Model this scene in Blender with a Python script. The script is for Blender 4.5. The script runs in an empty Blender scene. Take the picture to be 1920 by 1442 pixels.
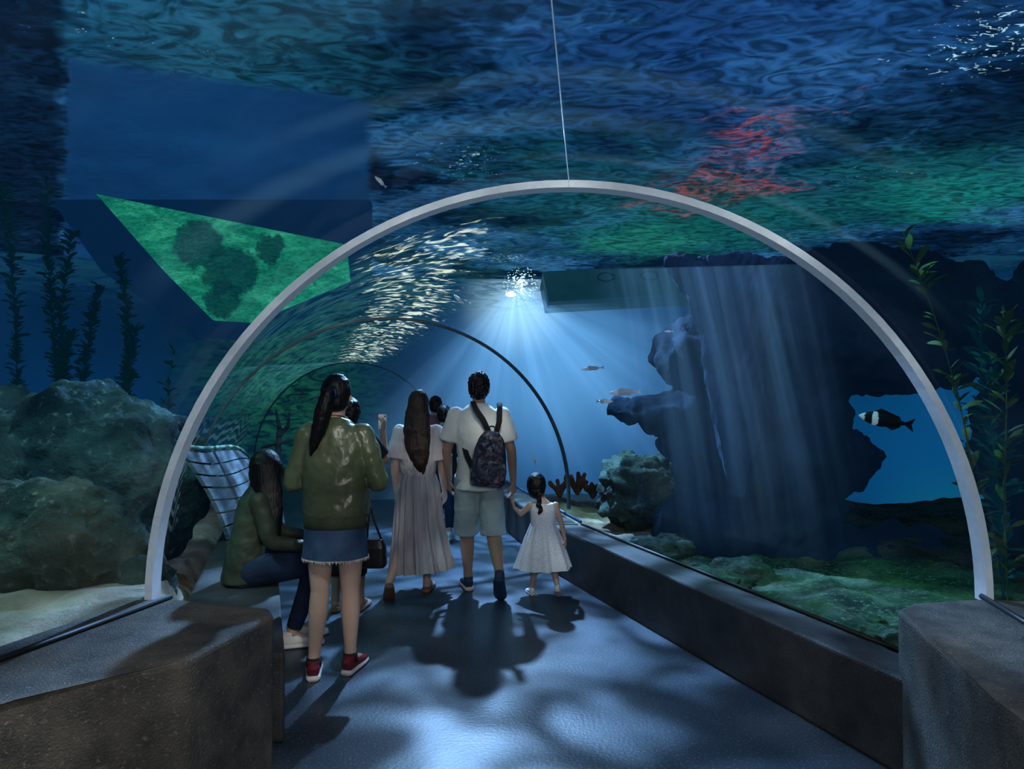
import bpy, bmesh, math, random
from mathutils import Vector, Matrix, noise
V=Vector
sc=bpy.context.scene
sc.view_settings.view_transform='Standard'
sc.view_settings.look='None'
COL=sc.collection

# ------------------------------------------------------------ materials
class NT:
    def __init__(s,nt): s.nt=nt; s.n=nt.nodes; s.l=nt.links
    def new(s,t,**k):
        nd=s.n.new(t)
        for a,b in k.items(): setattr(nd,a,b)
        return nd
    def link(s,a,b): s.l.new(a,b)
    def setin(s,nd,i,v):
        if isinstance(v,bpy.types.NodeSocket): s.l.new(v,nd.inputs[i])
        elif v is not None: nd.inputs[i].default_value=v
    def math(s,op,a,b=None,c=None,clamp=False):
        nd=s.new('ShaderNodeMath',operation=op); nd.use_clamp=clamp
        s.setin(nd,0,a); s.setin(nd,1,b)
        if c is not None: s.setin(nd,2,c)
        return nd.outputs[0]
    def vmath(s,op,a,b=None):
        nd=s.new('ShaderNodeVectorMath',operation=op); s.setin(nd,0,a); s.setin(nd,1,b)
        return nd.outputs['Value'] if op in('LENGTH','DISTANCE','DOT_PRODUCT') else nd.outputs[0]
    def scale(s,a,f):
        nd=s.new('ShaderNodeVectorMath',operation='SCALE'); s.setin(nd,0,a); s.setin(nd,'Scale',f); return nd.outputs[0]
    def noise(s,vec,scale=5,detail=3,rough=.5,dist=0,out='Fac'):
        nd=s.new('ShaderNodeTexNoise'); s.setin(nd,'Vector',vec); nd.inputs['Scale'].default_value=scale
        nd.inputs['Detail'].default_value=detail; nd.inputs['Roughness'].default_value=rough; nd.inputs['Distortion'].default_value=dist
        return nd.outputs[out]
    def ramp(s,f,stops):
        nd=s.new('ShaderNodeValToRGB'); s.setin(nd,0,f); cr=nd.color_ramp
        while len(cr.elements)<len(stops): cr.elements.new(.5)
        for e,(p,c) in zip(cr.elements,stops):
            e.position=p; e.color=(c[0],c[1],c[2],1) if hasattr(c,'__len__') else (c,c,c,1)
        return nd.outputs[0]
    def mix(s,f,a,b):
        nd=s.new('ShaderNodeMix',data_type='RGBA'); s.setin(nd,0,f)
        for i,v in ((6,a),(7,b)):
            if isinstance(v,bpy.types.NodeSocket): s.l.new(v,nd.inputs[i])
            else: nd.inputs[i].default_value=(v[0],v[1],v[2],1)
        return nd.outputs[2]
    def mapr(s,v,a,b,c=0,d=1,smooth=True):
        nd=s.new('ShaderNodeMapRange'); nd.interpolation_type='SMOOTHSTEP' if smooth else 'LINEAR'
        s.setin(nd,0,v)
        for i,q in enumerate((a,b,c,d)): nd.inputs[i+1].default_value=q
        return nd.outputs[0]
    def mapping(s,vec,scale=(1,1,1),rot=(0,0,0),loc=(0,0,0)):
        nd=s.new('ShaderNodeMapping'); s.setin(nd,0,vec); nd.inputs['Scale'].default_value=scale
        nd.inputs['Rotation'].default_value=rot; nd.inputs['Location'].default_value=loc
        return nd.outputs[0]
    def sep(s,v):
        nd=s.new('ShaderNodeSeparateXYZ'); s.setin(nd,0,v); return nd.outputs
    def blob(s,P,c,r,soft=1.0):
        d=s.vmath('DISTANCE',P,V((c[0],c[1],c[2] if len(c)>2 else 0)))
        return s.mapr(d,r,r*(1-soft))
def newmat(name):
    m=bpy.data.materials.new(name); m.use_nodes=True; m.node_tree.nodes.clear()
    t=NT(m.node_tree); out=t.new('ShaderNodeOutputMaterial'); return m,t,out
def M(name,c1,c2=None,scale=5,rough=.6,bump=.2,bscale=30,metal=0,emis=None,stretch=(1,1,1),lo=.35,hi=.65,spec=.4,bdist=.01,detail=5,speck=None):
    m,t,out=newmat(name)
    p=t.new('ShaderNodeBsdfPrincipled'); t.link(p.outputs[0],out.inputs[0])
    tc=t.new('ShaderNodeTexCoord').outputs['Object']
    v=t.mapping(tc,scale=stretch)
    if c2 is None: c2=tuple(x*.75 for x in c1)
    f=t.noise(v,scale,detail)
    c=t.ramp(f,[(lo,c2),(hi,c1)])
    if speck: c=t.mix(t.mapr(t.noise(v,speck[0],6,.7),.55,.7),c,speck[1])
    t.link(c,p.inputs['Base Color'])
    p.inputs['Roughness'].default_value=rough; p.inputs['Metallic'].default_value=metal
    p.inputs['Specular IOR Level'].default_value=spec
    if bump:
        b=t.new('ShaderNodeBump'); b.inputs['Strength'].default_value=bump; b.inputs['Distance'].default_value=bdist
        t.link(t.noise(v,bscale,7 if bump>=.9 else 4,.62 if bump>=.9 else .5),b.inputs['Height']); t.link(b.outputs[0],p.inputs['Normal'])
    if emis:
        p.inputs['Emission Color'].default_value=(*emis,1); p.inputs['Emission Strength'].default_value=1
    return m

# ------------------------------------------------------------ mesh helpers
def obj(name,me,mat=None,parent=None,loc=(0,0,0),label=None,cat=None,group=None,kind=None,smooth=True):
    o=bpy.data.objects.new(name,me); COL.objects.link(o); o.location=loc
    if mat: me.materials.append(mat)
    if smooth: me.polygons.foreach_set('use_smooth',[True]*len(me.polygons))
    if parent: o.parent=parent
    if label: o['label']=label
    if cat: o['category']=cat
    if group: o['group']=group
    if kind: o['kind']=kind
    return o
def loft(bm,pts,rads,right=(1,0,0),n=20,caps=True,sup=2.0,fold=None):
    pts=[V(p) for p in pts]; R=V(right); rings=[]
    for i,p in enumerate(pts):
        a=pts[max(i-1,0)]; b=pts[min(i+1,len(pts)-1)]
        t=(b-a).normalized()
        rr=R
        if abs(rr.dot(t))>.95: rr=V((0,1,0)) if abs(t.y)<.9 else V((0,0,1))
        x=(rr-t*rr.dot(t)).normalized(); y=t.cross(x)
        rd=rads[i]
        rx,ry=(rd,rd) if not hasattr(rd,'__len__') else rd
        ring=[]
        for k in range(n):
            th=2*math.pi*k/n; c,s_=math.cos(th),math.sin(th)
            cx=math.copysign(abs(c)**(2/sup),c); sy=math.copysign(abs(s_)**(2/sup),s_)
            f=1.0 if fold is None else fold(i/(len(pts)-1),th)
            ring.append(bm.verts.new(p+x*(rx*cx*f)+y*(ry*sy*f)))
        rings.append(ring)
    for a,b in zip(rings,rings[1:]):
        for k in range(n):
            bm.faces.new((a[k],a[(k+1)%n],b[(k+1)%n],b[k]))
    if caps:
        bm.faces.new(list(reversed(rings[0]))); bm.faces.new(rings[-1])
    return rings
def ell(bm,c,r,axes=None,seg=16):
    if not hasattr(r,'__len__'): r=(r,r,r)
    if axes is None: axes=(V((1,0,0)),V((0,1,0)),V((0,0,1)))
    m=Matrix(((axes[0].x*r[0],axes[1].x*r[1],axes[2].x*r[2],c[0]),
              (axes[0].y*r[0],axes[1].y*r[1],axes[2].y*r[2],c[1]),
              (axes[0].z*r[0],axes[1].z*r[1],axes[2].z*r[2],c[2]),(0,0,0,1)))
    bmesh.ops.create_uvsphere(bm,u_segments=seg,v_segments=max(8,seg//2+2),radius=1,matrix=m)
def limb(bm,pts,rads,n=14,endcap=(True,True)):
    for i in range(len(pts)-1):
        loft(bm,[pts[i],pts[i+1]],[rads[i],rads[i+1]],right=(1,0,0),n=n)
    for i,(p,r) in enumerate(zip(pts,rads)):
        if i==0 and not endcap[0]: continue
        if i==len(pts)-1 and not endcap[1]: continue
        ell(bm,p,r*.995,seg=n)
def tomesh(bm,name):
    me=bpy.data.meshes.new(name); bmesh.ops.recalc_face_normals(bm,faces=bm.faces); bm.to_mesh(me); bm.free(); return me
def bake(o):
    dg=bpy.context.evaluated_depsgraph_get(); dg.update()
    ne=bpy.data.meshes.new_from_object(o.evaluated_get(dg))
    o.modifiers.clear(); old=o.data; o.data=ne
    ne.polygons.foreach_set('use_smooth',[True]*len(ne.polygons))
    bpy.data.meshes.remove(old)
def remeshed(name,bm,mat,voxel=.01,smooth=3,wr=0,wscale=.08,**k):
    o=obj(name,tomesh(bm,name),mat,**k)
    r=o.modifiers.new('r','REMESH'); r.mode='VOXEL'; r.voxel_size=voxel; r.use_smooth_shade=True
    if smooth:
        s=o.modifiers.new('s','SMOOTH'); s.iterations=smooth; s.factor=.5
    if wr:
        tx=bpy.data.textures.new('wrinkle','CLOUDS'); tx.noise_scale=wscale; tx.noise_depth=2
        d=o.modifiers.new('d','DISPLACE'); d.texture=tx; d.strength=wr; d.mid_level=.5; d.texture_coords='LOCAL'
    bake(o); return o
def prism(name,pts,z0,z1,mat,bev=.03,**k):
    bm=bmesh.new()
    a=[bm.verts.new((x,y,z0)) for x,y in pts]; b=[bm.verts.new((x,y,z1)) for x,y in pts]
    n=len(pts)
    bm.faces.new(list(reversed(a))); bm.faces.new(b)
    for i in range(n): bm.faces.new((a[i],a[(i+1)%n],b[(i+1)%n],b[i]))
    if bev:
        bmesh.ops.bevel(bm,geom=list(bm.edges),offset=bev,segments=3,affect='EDGES',profile=.5)
    return obj(name,tomesh(bm,name),mat,smooth=False,**k)
def tube(name,pts,r,mat,n=8,**k):
    bm=bmesh.new(); loft(bm,pts,[r]*len(pts),right=(.01,.3,1),n=n); return obj(name,tomesh(bm,name),mat,**k)

# ------------------------------------------------------------ camera
cam=bpy.data.objects.new('camera',bpy.data.cameras.new('camera')); COL.objects.link(cam)
cam.data.lens=24; cam.data.sensor_width=36; cam.data.clip_end=200
cam.location=(0,0,1.55); cam.rotation_euler=(math.radians(90.63),0,0); sc.camera=cam

# ------------------------------------------------------------ world
w=bpy.data.worlds.new('world'); sc.world=w; w.use_nodes=True
w.node_tree.nodes['Background'].inputs[0].default_value=(.01,.04,.09,1)
w.node_tree.nodes['Background'].inputs[1].default_value=1.0

# ------------------------------------------------------------ materials
m_conc=M('speckled_concrete',(.10,.092,.078),(.045,.046,.044),scale=9,rough=.75,bump=.8,bscale=130,bdist=.008,speck=(80,(.22,.21,.18)))
m_conc2=M('dark_concrete',(.045,.05,.055),(.025,.028,.033),scale=9,rough=.6,bump=.6,bscale=130,bdist=.006,speck=(90,(.10,.105,.10)))
m_steel=M('pale_arch_paint',(.5,.57,.64),(.42,.5,.57),scale=30,rough=.45,bump=.05,metal=.0,emis=(.045,.065,.09))  # faint self-glow added to brighten the arch band
m_dsteel=M('dark_steel',(.05,.09,.11),rough=.4,bump=0,metal=.3)
m_black=M('black_rubber',(.006,.007,.009),rough=.5,bump=0)
m_rockU=M('dark_teal_rock',(.055,.11,.11),(.010,.030,.04),scale=2.0,rough=.9,bump=1,bscale=9,bdist=.09,detail=9,lo=.38,hi=.62,spec=.15,speck=(16,(.11,.19,.18)),emis=(.0,.002,.004))  # slight blue self-glow stands in for water haze
m_rockL=M('mottled_green_rock',(.075,.10,.08),(.014,.034,.034),scale=2.0,rough=.9,bump=1,bscale=9,bdist=.09,detail=9,lo=.38,hi=.62,spec=.15,speck=(18,(.15,.19,.15)))
m_rockD=M('black_blue_rock',(.010,.020,.034),(.003,.008,.016),scale=2.2,rough=.95,bump=.7,bscale=5,bdist=.06,detail=6,spec=.05,emis=(.0006,.004,.0115))  # underwater haze put into the rock as a weak blue glow
m_rockM=M('mossy_rock',(.04,.085,.07),(.008,.025,.028),scale=4,rough=.9,bump=1,bscale=12,bdist=.05,detail=8,speck=(30,(.09,.15,.12)))
m_pillar=M('slate_blue_rock',(.026,.042,.075),(.010,.02,.04),scale=2.5,rough=.95,bump=.8,bscale=7,bdist=.05,stretch=(2,2,.35),spec=.1,emis=(.001,.006,.018))  # water haze added as blue emission
m_kelp=M('olive_kelp',(.045,.06,.02),(.010,.026,.014),scale=6,rough=.8,bump=.2,spec=.1,emis=(.001,.007,.006))
m_kelpd=M('dim_kelp',(.006,.035,.03),(.002,.016,.022),scale=3,rough=.9,bump=.1,spec=.05,emis=(.0,.008,.014))  # emission added so the kelp looks hazy
m_wood=M('weathered_wood',(.10,.14,.17),(.03,.05,.07),scale=3,rough=.8,bump=.5,bscale=20,stretch=(.4,.4,6))

def sand_mat():
    m,t,out=newmat('seabed_sand'); p=t.new('ShaderNodeBsdfPrincipled'); t.link(p.outputs[0],out.inputs[0])
    v=t.new('ShaderNodeTexCoord').outputs['Object']; X,Y,Z=t.sep(v)
    a=t.noise(v,2.0,9,.65); g=t.noise(v,28,5,.7)
    dark=t.ramp(a,[(.4,(.012,.03,.03)),(.6,(.07,.12,.09))])
    dark=t.mix(t.math('MULTIPLY',t.mapr(g,.52,.66),.7),dark,(.17,.24,.15))
    pale=t.ramp(a,[(.35,(.2,.16,.12)),(.6,(.45,.38,.30))])
    farp=t.math('MULTIPLY',t.mapr(Y,6.2,7.4),t.mapr(X,2.6,1.3))
    side=t.math('MAXIMUM',t.mapr(X,-.8,-1.6),t.math('MULTIPLY',farp,.8))
    t.link(t.mix(side,dark,pale),p.inputs['Base Color']); p.inputs['Roughness'].default_value=.95; p.inputs['Specular IOR Level'].default_value=.1
    b=t.new('ShaderNodeBump'); b.inputs['Strength'].default_value=1; b.inputs['Distance'].default_value=.05
    t.link(t.noise(v,14,8,.65),b.inputs['Height']); t.link(b.outputs[0],p.inputs['Normal']); return m
m_sand=sand_mat()
def floor_mat():
    m,t,out=newmat('polished_floor'); p=t.new('ShaderNodeBsdfPrincipled'); t.link(p.outputs[0],out.inputs[0])
    v=t.new('ShaderNodeTexCoord').outputs['Object']
    a=t.noise(v,1.3,4); b=t.noise(v,90,2)
    c=t.ramp(a,[(.3,(.018,.034,.055)),(.7,(.034,.058,.09))])
    sp=t.mapr(b,.58,.68)
    t.link(t.mix(t.math('MULTIPLY',sp,.6),c,(.17,.22,.28)),p.inputs['Base Color'])
    t.link(t.mapr(a,.3,.7,.36,.5),p.inputs['Roughness'])
    p.inputs['Specular IOR Level'].default_value=.5
    bm=t.new('ShaderNodeBump'); bm.inputs['Strength'].default_value=.35; bm.inputs['Distance'].default_value=.004
    t.link(t.noise(v,60,3),bm.inputs['Height']); t.link(bm.outputs[0],p.inputs['Normal'])
    return m
m_floor=floor_mat()

ZS=4.2
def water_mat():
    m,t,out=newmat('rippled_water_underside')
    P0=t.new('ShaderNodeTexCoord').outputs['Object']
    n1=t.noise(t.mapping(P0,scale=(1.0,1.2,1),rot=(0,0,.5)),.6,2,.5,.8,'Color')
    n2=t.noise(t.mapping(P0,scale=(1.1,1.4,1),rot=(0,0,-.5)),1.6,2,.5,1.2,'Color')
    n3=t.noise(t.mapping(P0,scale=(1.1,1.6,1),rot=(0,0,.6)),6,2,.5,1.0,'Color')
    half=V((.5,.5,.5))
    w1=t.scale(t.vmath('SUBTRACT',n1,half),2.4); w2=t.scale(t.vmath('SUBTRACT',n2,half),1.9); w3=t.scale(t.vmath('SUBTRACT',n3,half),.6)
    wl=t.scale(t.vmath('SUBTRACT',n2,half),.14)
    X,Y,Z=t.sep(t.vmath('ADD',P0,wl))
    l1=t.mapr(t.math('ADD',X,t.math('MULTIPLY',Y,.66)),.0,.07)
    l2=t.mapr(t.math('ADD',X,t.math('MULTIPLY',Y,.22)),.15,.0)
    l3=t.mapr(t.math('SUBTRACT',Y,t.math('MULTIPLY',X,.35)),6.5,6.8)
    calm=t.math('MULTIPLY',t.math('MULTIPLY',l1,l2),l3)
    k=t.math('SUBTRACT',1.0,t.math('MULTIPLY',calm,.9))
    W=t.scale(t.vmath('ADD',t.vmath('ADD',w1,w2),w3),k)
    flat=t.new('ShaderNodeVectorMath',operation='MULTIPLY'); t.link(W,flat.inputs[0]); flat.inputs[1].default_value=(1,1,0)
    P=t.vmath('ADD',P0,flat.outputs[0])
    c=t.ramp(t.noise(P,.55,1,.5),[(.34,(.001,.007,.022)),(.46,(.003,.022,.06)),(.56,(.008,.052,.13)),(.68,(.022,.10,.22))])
    def add(cen,r,col,f,soft=.6):  # paints one coloured reflection as an emissive patch
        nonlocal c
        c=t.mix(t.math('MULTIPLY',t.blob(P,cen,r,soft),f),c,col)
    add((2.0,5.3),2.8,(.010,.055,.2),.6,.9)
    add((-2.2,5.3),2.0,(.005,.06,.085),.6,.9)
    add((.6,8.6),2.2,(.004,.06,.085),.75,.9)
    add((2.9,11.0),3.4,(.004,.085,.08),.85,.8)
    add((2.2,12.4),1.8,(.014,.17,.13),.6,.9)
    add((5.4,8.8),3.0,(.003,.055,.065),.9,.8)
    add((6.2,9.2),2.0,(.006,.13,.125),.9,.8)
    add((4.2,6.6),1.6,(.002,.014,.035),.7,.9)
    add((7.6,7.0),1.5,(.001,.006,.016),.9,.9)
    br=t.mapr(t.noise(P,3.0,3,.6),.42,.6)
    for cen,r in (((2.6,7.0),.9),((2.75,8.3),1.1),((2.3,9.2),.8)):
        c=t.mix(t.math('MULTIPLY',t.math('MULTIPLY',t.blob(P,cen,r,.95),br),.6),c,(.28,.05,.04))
    c=t.mix(calm,c,t.ramp(t.noise(P0,.5,2),[(.3,(.003,.026,.085)),(.7,(.006,.05,.15))]))  # blue slab mirrored in the surface, painted as an even patch
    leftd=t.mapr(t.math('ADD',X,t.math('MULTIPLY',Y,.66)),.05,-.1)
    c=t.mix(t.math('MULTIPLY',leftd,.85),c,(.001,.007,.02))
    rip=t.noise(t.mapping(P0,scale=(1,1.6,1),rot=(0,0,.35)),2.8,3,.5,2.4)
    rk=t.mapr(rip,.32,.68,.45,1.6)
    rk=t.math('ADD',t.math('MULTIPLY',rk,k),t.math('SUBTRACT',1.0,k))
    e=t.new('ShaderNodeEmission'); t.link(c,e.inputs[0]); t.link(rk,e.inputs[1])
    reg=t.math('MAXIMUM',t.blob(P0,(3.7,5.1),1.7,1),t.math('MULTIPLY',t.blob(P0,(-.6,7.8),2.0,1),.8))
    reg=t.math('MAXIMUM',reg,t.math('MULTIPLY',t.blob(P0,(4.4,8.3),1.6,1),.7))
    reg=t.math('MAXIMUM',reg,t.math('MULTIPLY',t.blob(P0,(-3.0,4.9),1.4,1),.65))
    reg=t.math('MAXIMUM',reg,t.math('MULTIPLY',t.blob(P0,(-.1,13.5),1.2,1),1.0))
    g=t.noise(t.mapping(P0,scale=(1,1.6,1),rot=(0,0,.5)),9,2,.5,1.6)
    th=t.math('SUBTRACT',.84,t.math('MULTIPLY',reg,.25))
    gl=t.math('MULTIPLY',t.math('SUBTRACT',g,th),14,clamp=True)  # glints painted by thresholding the noise
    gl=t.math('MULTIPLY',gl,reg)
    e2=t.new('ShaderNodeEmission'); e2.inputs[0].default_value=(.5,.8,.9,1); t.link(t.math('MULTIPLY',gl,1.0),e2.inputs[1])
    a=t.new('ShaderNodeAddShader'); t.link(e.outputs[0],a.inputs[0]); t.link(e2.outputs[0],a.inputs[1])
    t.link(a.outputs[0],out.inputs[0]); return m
def back_mat():
    m,t,out=newmat('deep_blue_water')
    P=t.new('ShaderNodeTexCoord').outputs['Object']; X,Y,Z=t.sep(P)
    n=t.noise(t.mapping(P,scale=(1,1,.5)),.35,3)
    c=t.ramp(n,[(.3,(.001,.009,.028)),(.7,(.002,.026,.078))])
    c=t.mix(t.math('MULTIPLY',t.blob(P,(1.2,16,1.2),5.0,1),.85),c,(.02,.12,.32))  # scattered light and lamp halo painted into the backdrop from here on
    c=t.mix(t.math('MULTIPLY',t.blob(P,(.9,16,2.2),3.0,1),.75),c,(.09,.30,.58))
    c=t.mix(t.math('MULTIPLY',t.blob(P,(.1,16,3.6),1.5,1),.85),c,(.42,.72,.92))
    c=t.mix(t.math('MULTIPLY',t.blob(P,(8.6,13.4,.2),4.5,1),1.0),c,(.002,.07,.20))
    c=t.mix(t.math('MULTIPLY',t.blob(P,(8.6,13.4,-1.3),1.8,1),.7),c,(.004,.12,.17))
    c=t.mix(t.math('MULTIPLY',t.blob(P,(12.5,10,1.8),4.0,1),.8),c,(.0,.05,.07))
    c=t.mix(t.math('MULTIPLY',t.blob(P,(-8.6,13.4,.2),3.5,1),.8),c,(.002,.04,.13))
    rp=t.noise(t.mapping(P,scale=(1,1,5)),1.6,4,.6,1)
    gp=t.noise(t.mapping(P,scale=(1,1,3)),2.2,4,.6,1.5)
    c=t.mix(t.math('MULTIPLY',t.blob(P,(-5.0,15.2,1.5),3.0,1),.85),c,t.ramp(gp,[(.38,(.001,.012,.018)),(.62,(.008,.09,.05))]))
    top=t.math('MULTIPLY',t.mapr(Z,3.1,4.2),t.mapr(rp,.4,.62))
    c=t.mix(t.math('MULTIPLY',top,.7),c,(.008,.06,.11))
    e=t.new('ShaderNodeEmission'); t.link(c,e.inputs[0]); t.link(e.outputs[0],out.inputs[0]); return m
def glass_mat():
    m,t,out=newmat('tunnel_acrylic')
    uv=t.new('ShaderNodeTexCoord').outputs['UV']
    tr=t.new('ShaderNodeBsdfTransparent'); tr.inputs[0].default_value=(.93,.97,1,1)
    gl=t.new('ShaderNodeBsdfGlossy'); gl.inputs['Roughness'].default_value=.08; gl.inputs[0].default_value=(.7,.85,1,1)
    mx=t.new('ShaderNodeMixShader'); mx.inputs[0].default_value=.03
    t.link(tr.outputs[0],mx.inputs[1]); t.link(gl.outputs[0],mx.inputs[2])
    u,v,_=t.sep(uv)
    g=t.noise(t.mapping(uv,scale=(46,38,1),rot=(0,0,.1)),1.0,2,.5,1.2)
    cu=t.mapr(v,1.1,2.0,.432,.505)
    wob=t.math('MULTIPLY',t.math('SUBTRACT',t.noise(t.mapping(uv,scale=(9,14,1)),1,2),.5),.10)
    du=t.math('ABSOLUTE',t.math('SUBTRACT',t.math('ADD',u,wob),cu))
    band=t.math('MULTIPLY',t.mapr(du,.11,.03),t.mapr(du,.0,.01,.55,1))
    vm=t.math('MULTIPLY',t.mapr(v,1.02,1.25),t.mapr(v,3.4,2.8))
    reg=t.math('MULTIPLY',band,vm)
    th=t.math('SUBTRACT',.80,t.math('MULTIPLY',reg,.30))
    gg=t.math('MULTIPLY',t.math('MULTIPLY',t.math('SUBTRACT',g,th),8,clamp=True),reg)  # ripple glints painted in a band near the crown
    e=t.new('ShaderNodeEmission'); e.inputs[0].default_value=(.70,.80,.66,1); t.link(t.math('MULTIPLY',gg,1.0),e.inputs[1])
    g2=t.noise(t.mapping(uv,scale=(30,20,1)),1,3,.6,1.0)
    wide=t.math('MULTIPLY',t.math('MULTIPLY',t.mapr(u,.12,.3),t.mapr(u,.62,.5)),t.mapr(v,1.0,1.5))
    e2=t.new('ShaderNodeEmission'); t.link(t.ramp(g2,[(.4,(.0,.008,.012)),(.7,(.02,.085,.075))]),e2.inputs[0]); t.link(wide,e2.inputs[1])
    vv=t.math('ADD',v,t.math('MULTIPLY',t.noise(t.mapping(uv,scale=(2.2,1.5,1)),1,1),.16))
    def arc(v0,wd,u0,u1,s):  # soft arc of sheen painted onto the acrylic
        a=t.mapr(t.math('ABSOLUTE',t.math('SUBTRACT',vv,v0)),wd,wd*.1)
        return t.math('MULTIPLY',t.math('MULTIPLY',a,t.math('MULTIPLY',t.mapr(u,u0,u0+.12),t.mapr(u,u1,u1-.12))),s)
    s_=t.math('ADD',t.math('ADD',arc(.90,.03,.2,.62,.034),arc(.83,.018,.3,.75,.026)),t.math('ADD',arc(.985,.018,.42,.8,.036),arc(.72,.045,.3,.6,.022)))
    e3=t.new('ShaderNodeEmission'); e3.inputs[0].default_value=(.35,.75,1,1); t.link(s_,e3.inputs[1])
    # wavy striped reflections painted as emission low on the side panel past the first arch
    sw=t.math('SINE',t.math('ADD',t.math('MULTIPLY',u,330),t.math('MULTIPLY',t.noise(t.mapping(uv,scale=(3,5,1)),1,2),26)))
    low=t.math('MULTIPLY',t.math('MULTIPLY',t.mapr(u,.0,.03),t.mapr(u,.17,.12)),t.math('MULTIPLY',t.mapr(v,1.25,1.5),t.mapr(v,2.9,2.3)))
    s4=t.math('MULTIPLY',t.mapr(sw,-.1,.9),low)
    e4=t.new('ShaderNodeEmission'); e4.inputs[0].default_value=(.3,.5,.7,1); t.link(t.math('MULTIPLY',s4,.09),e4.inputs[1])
    sh=mx.outputs[0]
    for x in (e,e2,e3,e4):
        a=t.new('ShaderNodeAddShader'); t.link(sh,a.inputs[0]); t.link(x.outputs[0],a.inputs[1]); sh=a.outputs[0]
    t.link(sh,out.inputs[0]); return m
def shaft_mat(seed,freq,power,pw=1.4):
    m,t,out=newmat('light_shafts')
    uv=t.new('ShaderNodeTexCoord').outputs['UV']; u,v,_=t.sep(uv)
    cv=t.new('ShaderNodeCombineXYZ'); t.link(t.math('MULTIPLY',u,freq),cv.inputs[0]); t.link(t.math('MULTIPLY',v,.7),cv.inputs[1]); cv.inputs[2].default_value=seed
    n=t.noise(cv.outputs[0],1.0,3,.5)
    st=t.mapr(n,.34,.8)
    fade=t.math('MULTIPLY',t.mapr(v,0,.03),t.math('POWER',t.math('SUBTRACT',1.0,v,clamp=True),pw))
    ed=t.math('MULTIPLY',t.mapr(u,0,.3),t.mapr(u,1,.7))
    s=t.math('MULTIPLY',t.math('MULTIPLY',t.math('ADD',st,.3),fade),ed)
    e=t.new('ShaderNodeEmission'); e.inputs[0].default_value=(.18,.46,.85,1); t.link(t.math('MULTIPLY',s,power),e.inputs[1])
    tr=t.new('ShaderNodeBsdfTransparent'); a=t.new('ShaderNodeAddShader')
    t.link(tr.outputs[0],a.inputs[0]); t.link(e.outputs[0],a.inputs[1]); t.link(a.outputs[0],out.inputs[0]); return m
def greenwin_mat():
    m,t,out=newmat('green_lit_water')
    P=t.new('ShaderNodeTexCoord').outputs['Object']
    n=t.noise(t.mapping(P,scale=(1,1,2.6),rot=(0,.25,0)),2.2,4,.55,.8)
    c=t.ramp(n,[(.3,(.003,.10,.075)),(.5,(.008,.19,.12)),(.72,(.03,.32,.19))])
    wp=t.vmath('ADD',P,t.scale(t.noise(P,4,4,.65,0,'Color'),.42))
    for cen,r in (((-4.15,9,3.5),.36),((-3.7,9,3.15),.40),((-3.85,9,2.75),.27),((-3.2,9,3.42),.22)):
        c=t.mix(t.math('MULTIPLY',t.blob(wp,(cen[0]+.21,cen[1]+.21,cen[2]+.21),r,.25),.85),c,(.002,.035,.045))  # weed shadows painted as dark blobs in the green glow
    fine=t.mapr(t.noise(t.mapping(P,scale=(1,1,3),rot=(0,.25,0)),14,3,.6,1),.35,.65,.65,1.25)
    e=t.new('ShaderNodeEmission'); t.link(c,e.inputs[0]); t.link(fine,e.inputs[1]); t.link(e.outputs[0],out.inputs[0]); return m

# ------------------------------------------------------------ tunnel shell
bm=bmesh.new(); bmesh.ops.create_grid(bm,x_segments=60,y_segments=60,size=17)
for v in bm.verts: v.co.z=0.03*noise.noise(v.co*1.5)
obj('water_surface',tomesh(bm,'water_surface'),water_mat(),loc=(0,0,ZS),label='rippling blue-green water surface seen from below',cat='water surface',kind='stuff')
bm=bmesh.new(); N=64; r0=[];r1=[]
for i in range(N+1):
    a=math.radians(-20+220*i/N); x=16*math.cos(a); y=16*math.sin(a)
    r0.append(bm.verts.new((x,y,-1.5))); r1.append(bm.verts.new((x,y,ZS+.05)))
for i in range(N): bm.faces.new((r0[i],r0[i+1],r1[i+1],r1[i]))
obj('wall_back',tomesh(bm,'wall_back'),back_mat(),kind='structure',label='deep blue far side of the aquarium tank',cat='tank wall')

fl=[(-2.3,-1.5),(2.3,-1.5),(1.9,2.9),(1.0,5.1),(.55,6.2),(.0,8.8),(-.8,11.2),(-3.4,14),(-6.8,14),(-5.2,11.8),(-3.75,8.9),(-2.75,6.8),(-1.55,3.1)]
prism('floor',fl,-.08,0,m_floor,bev=0,kind='structure',label='glossy dark blue speckled tunnel floor',cat='floor')

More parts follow.
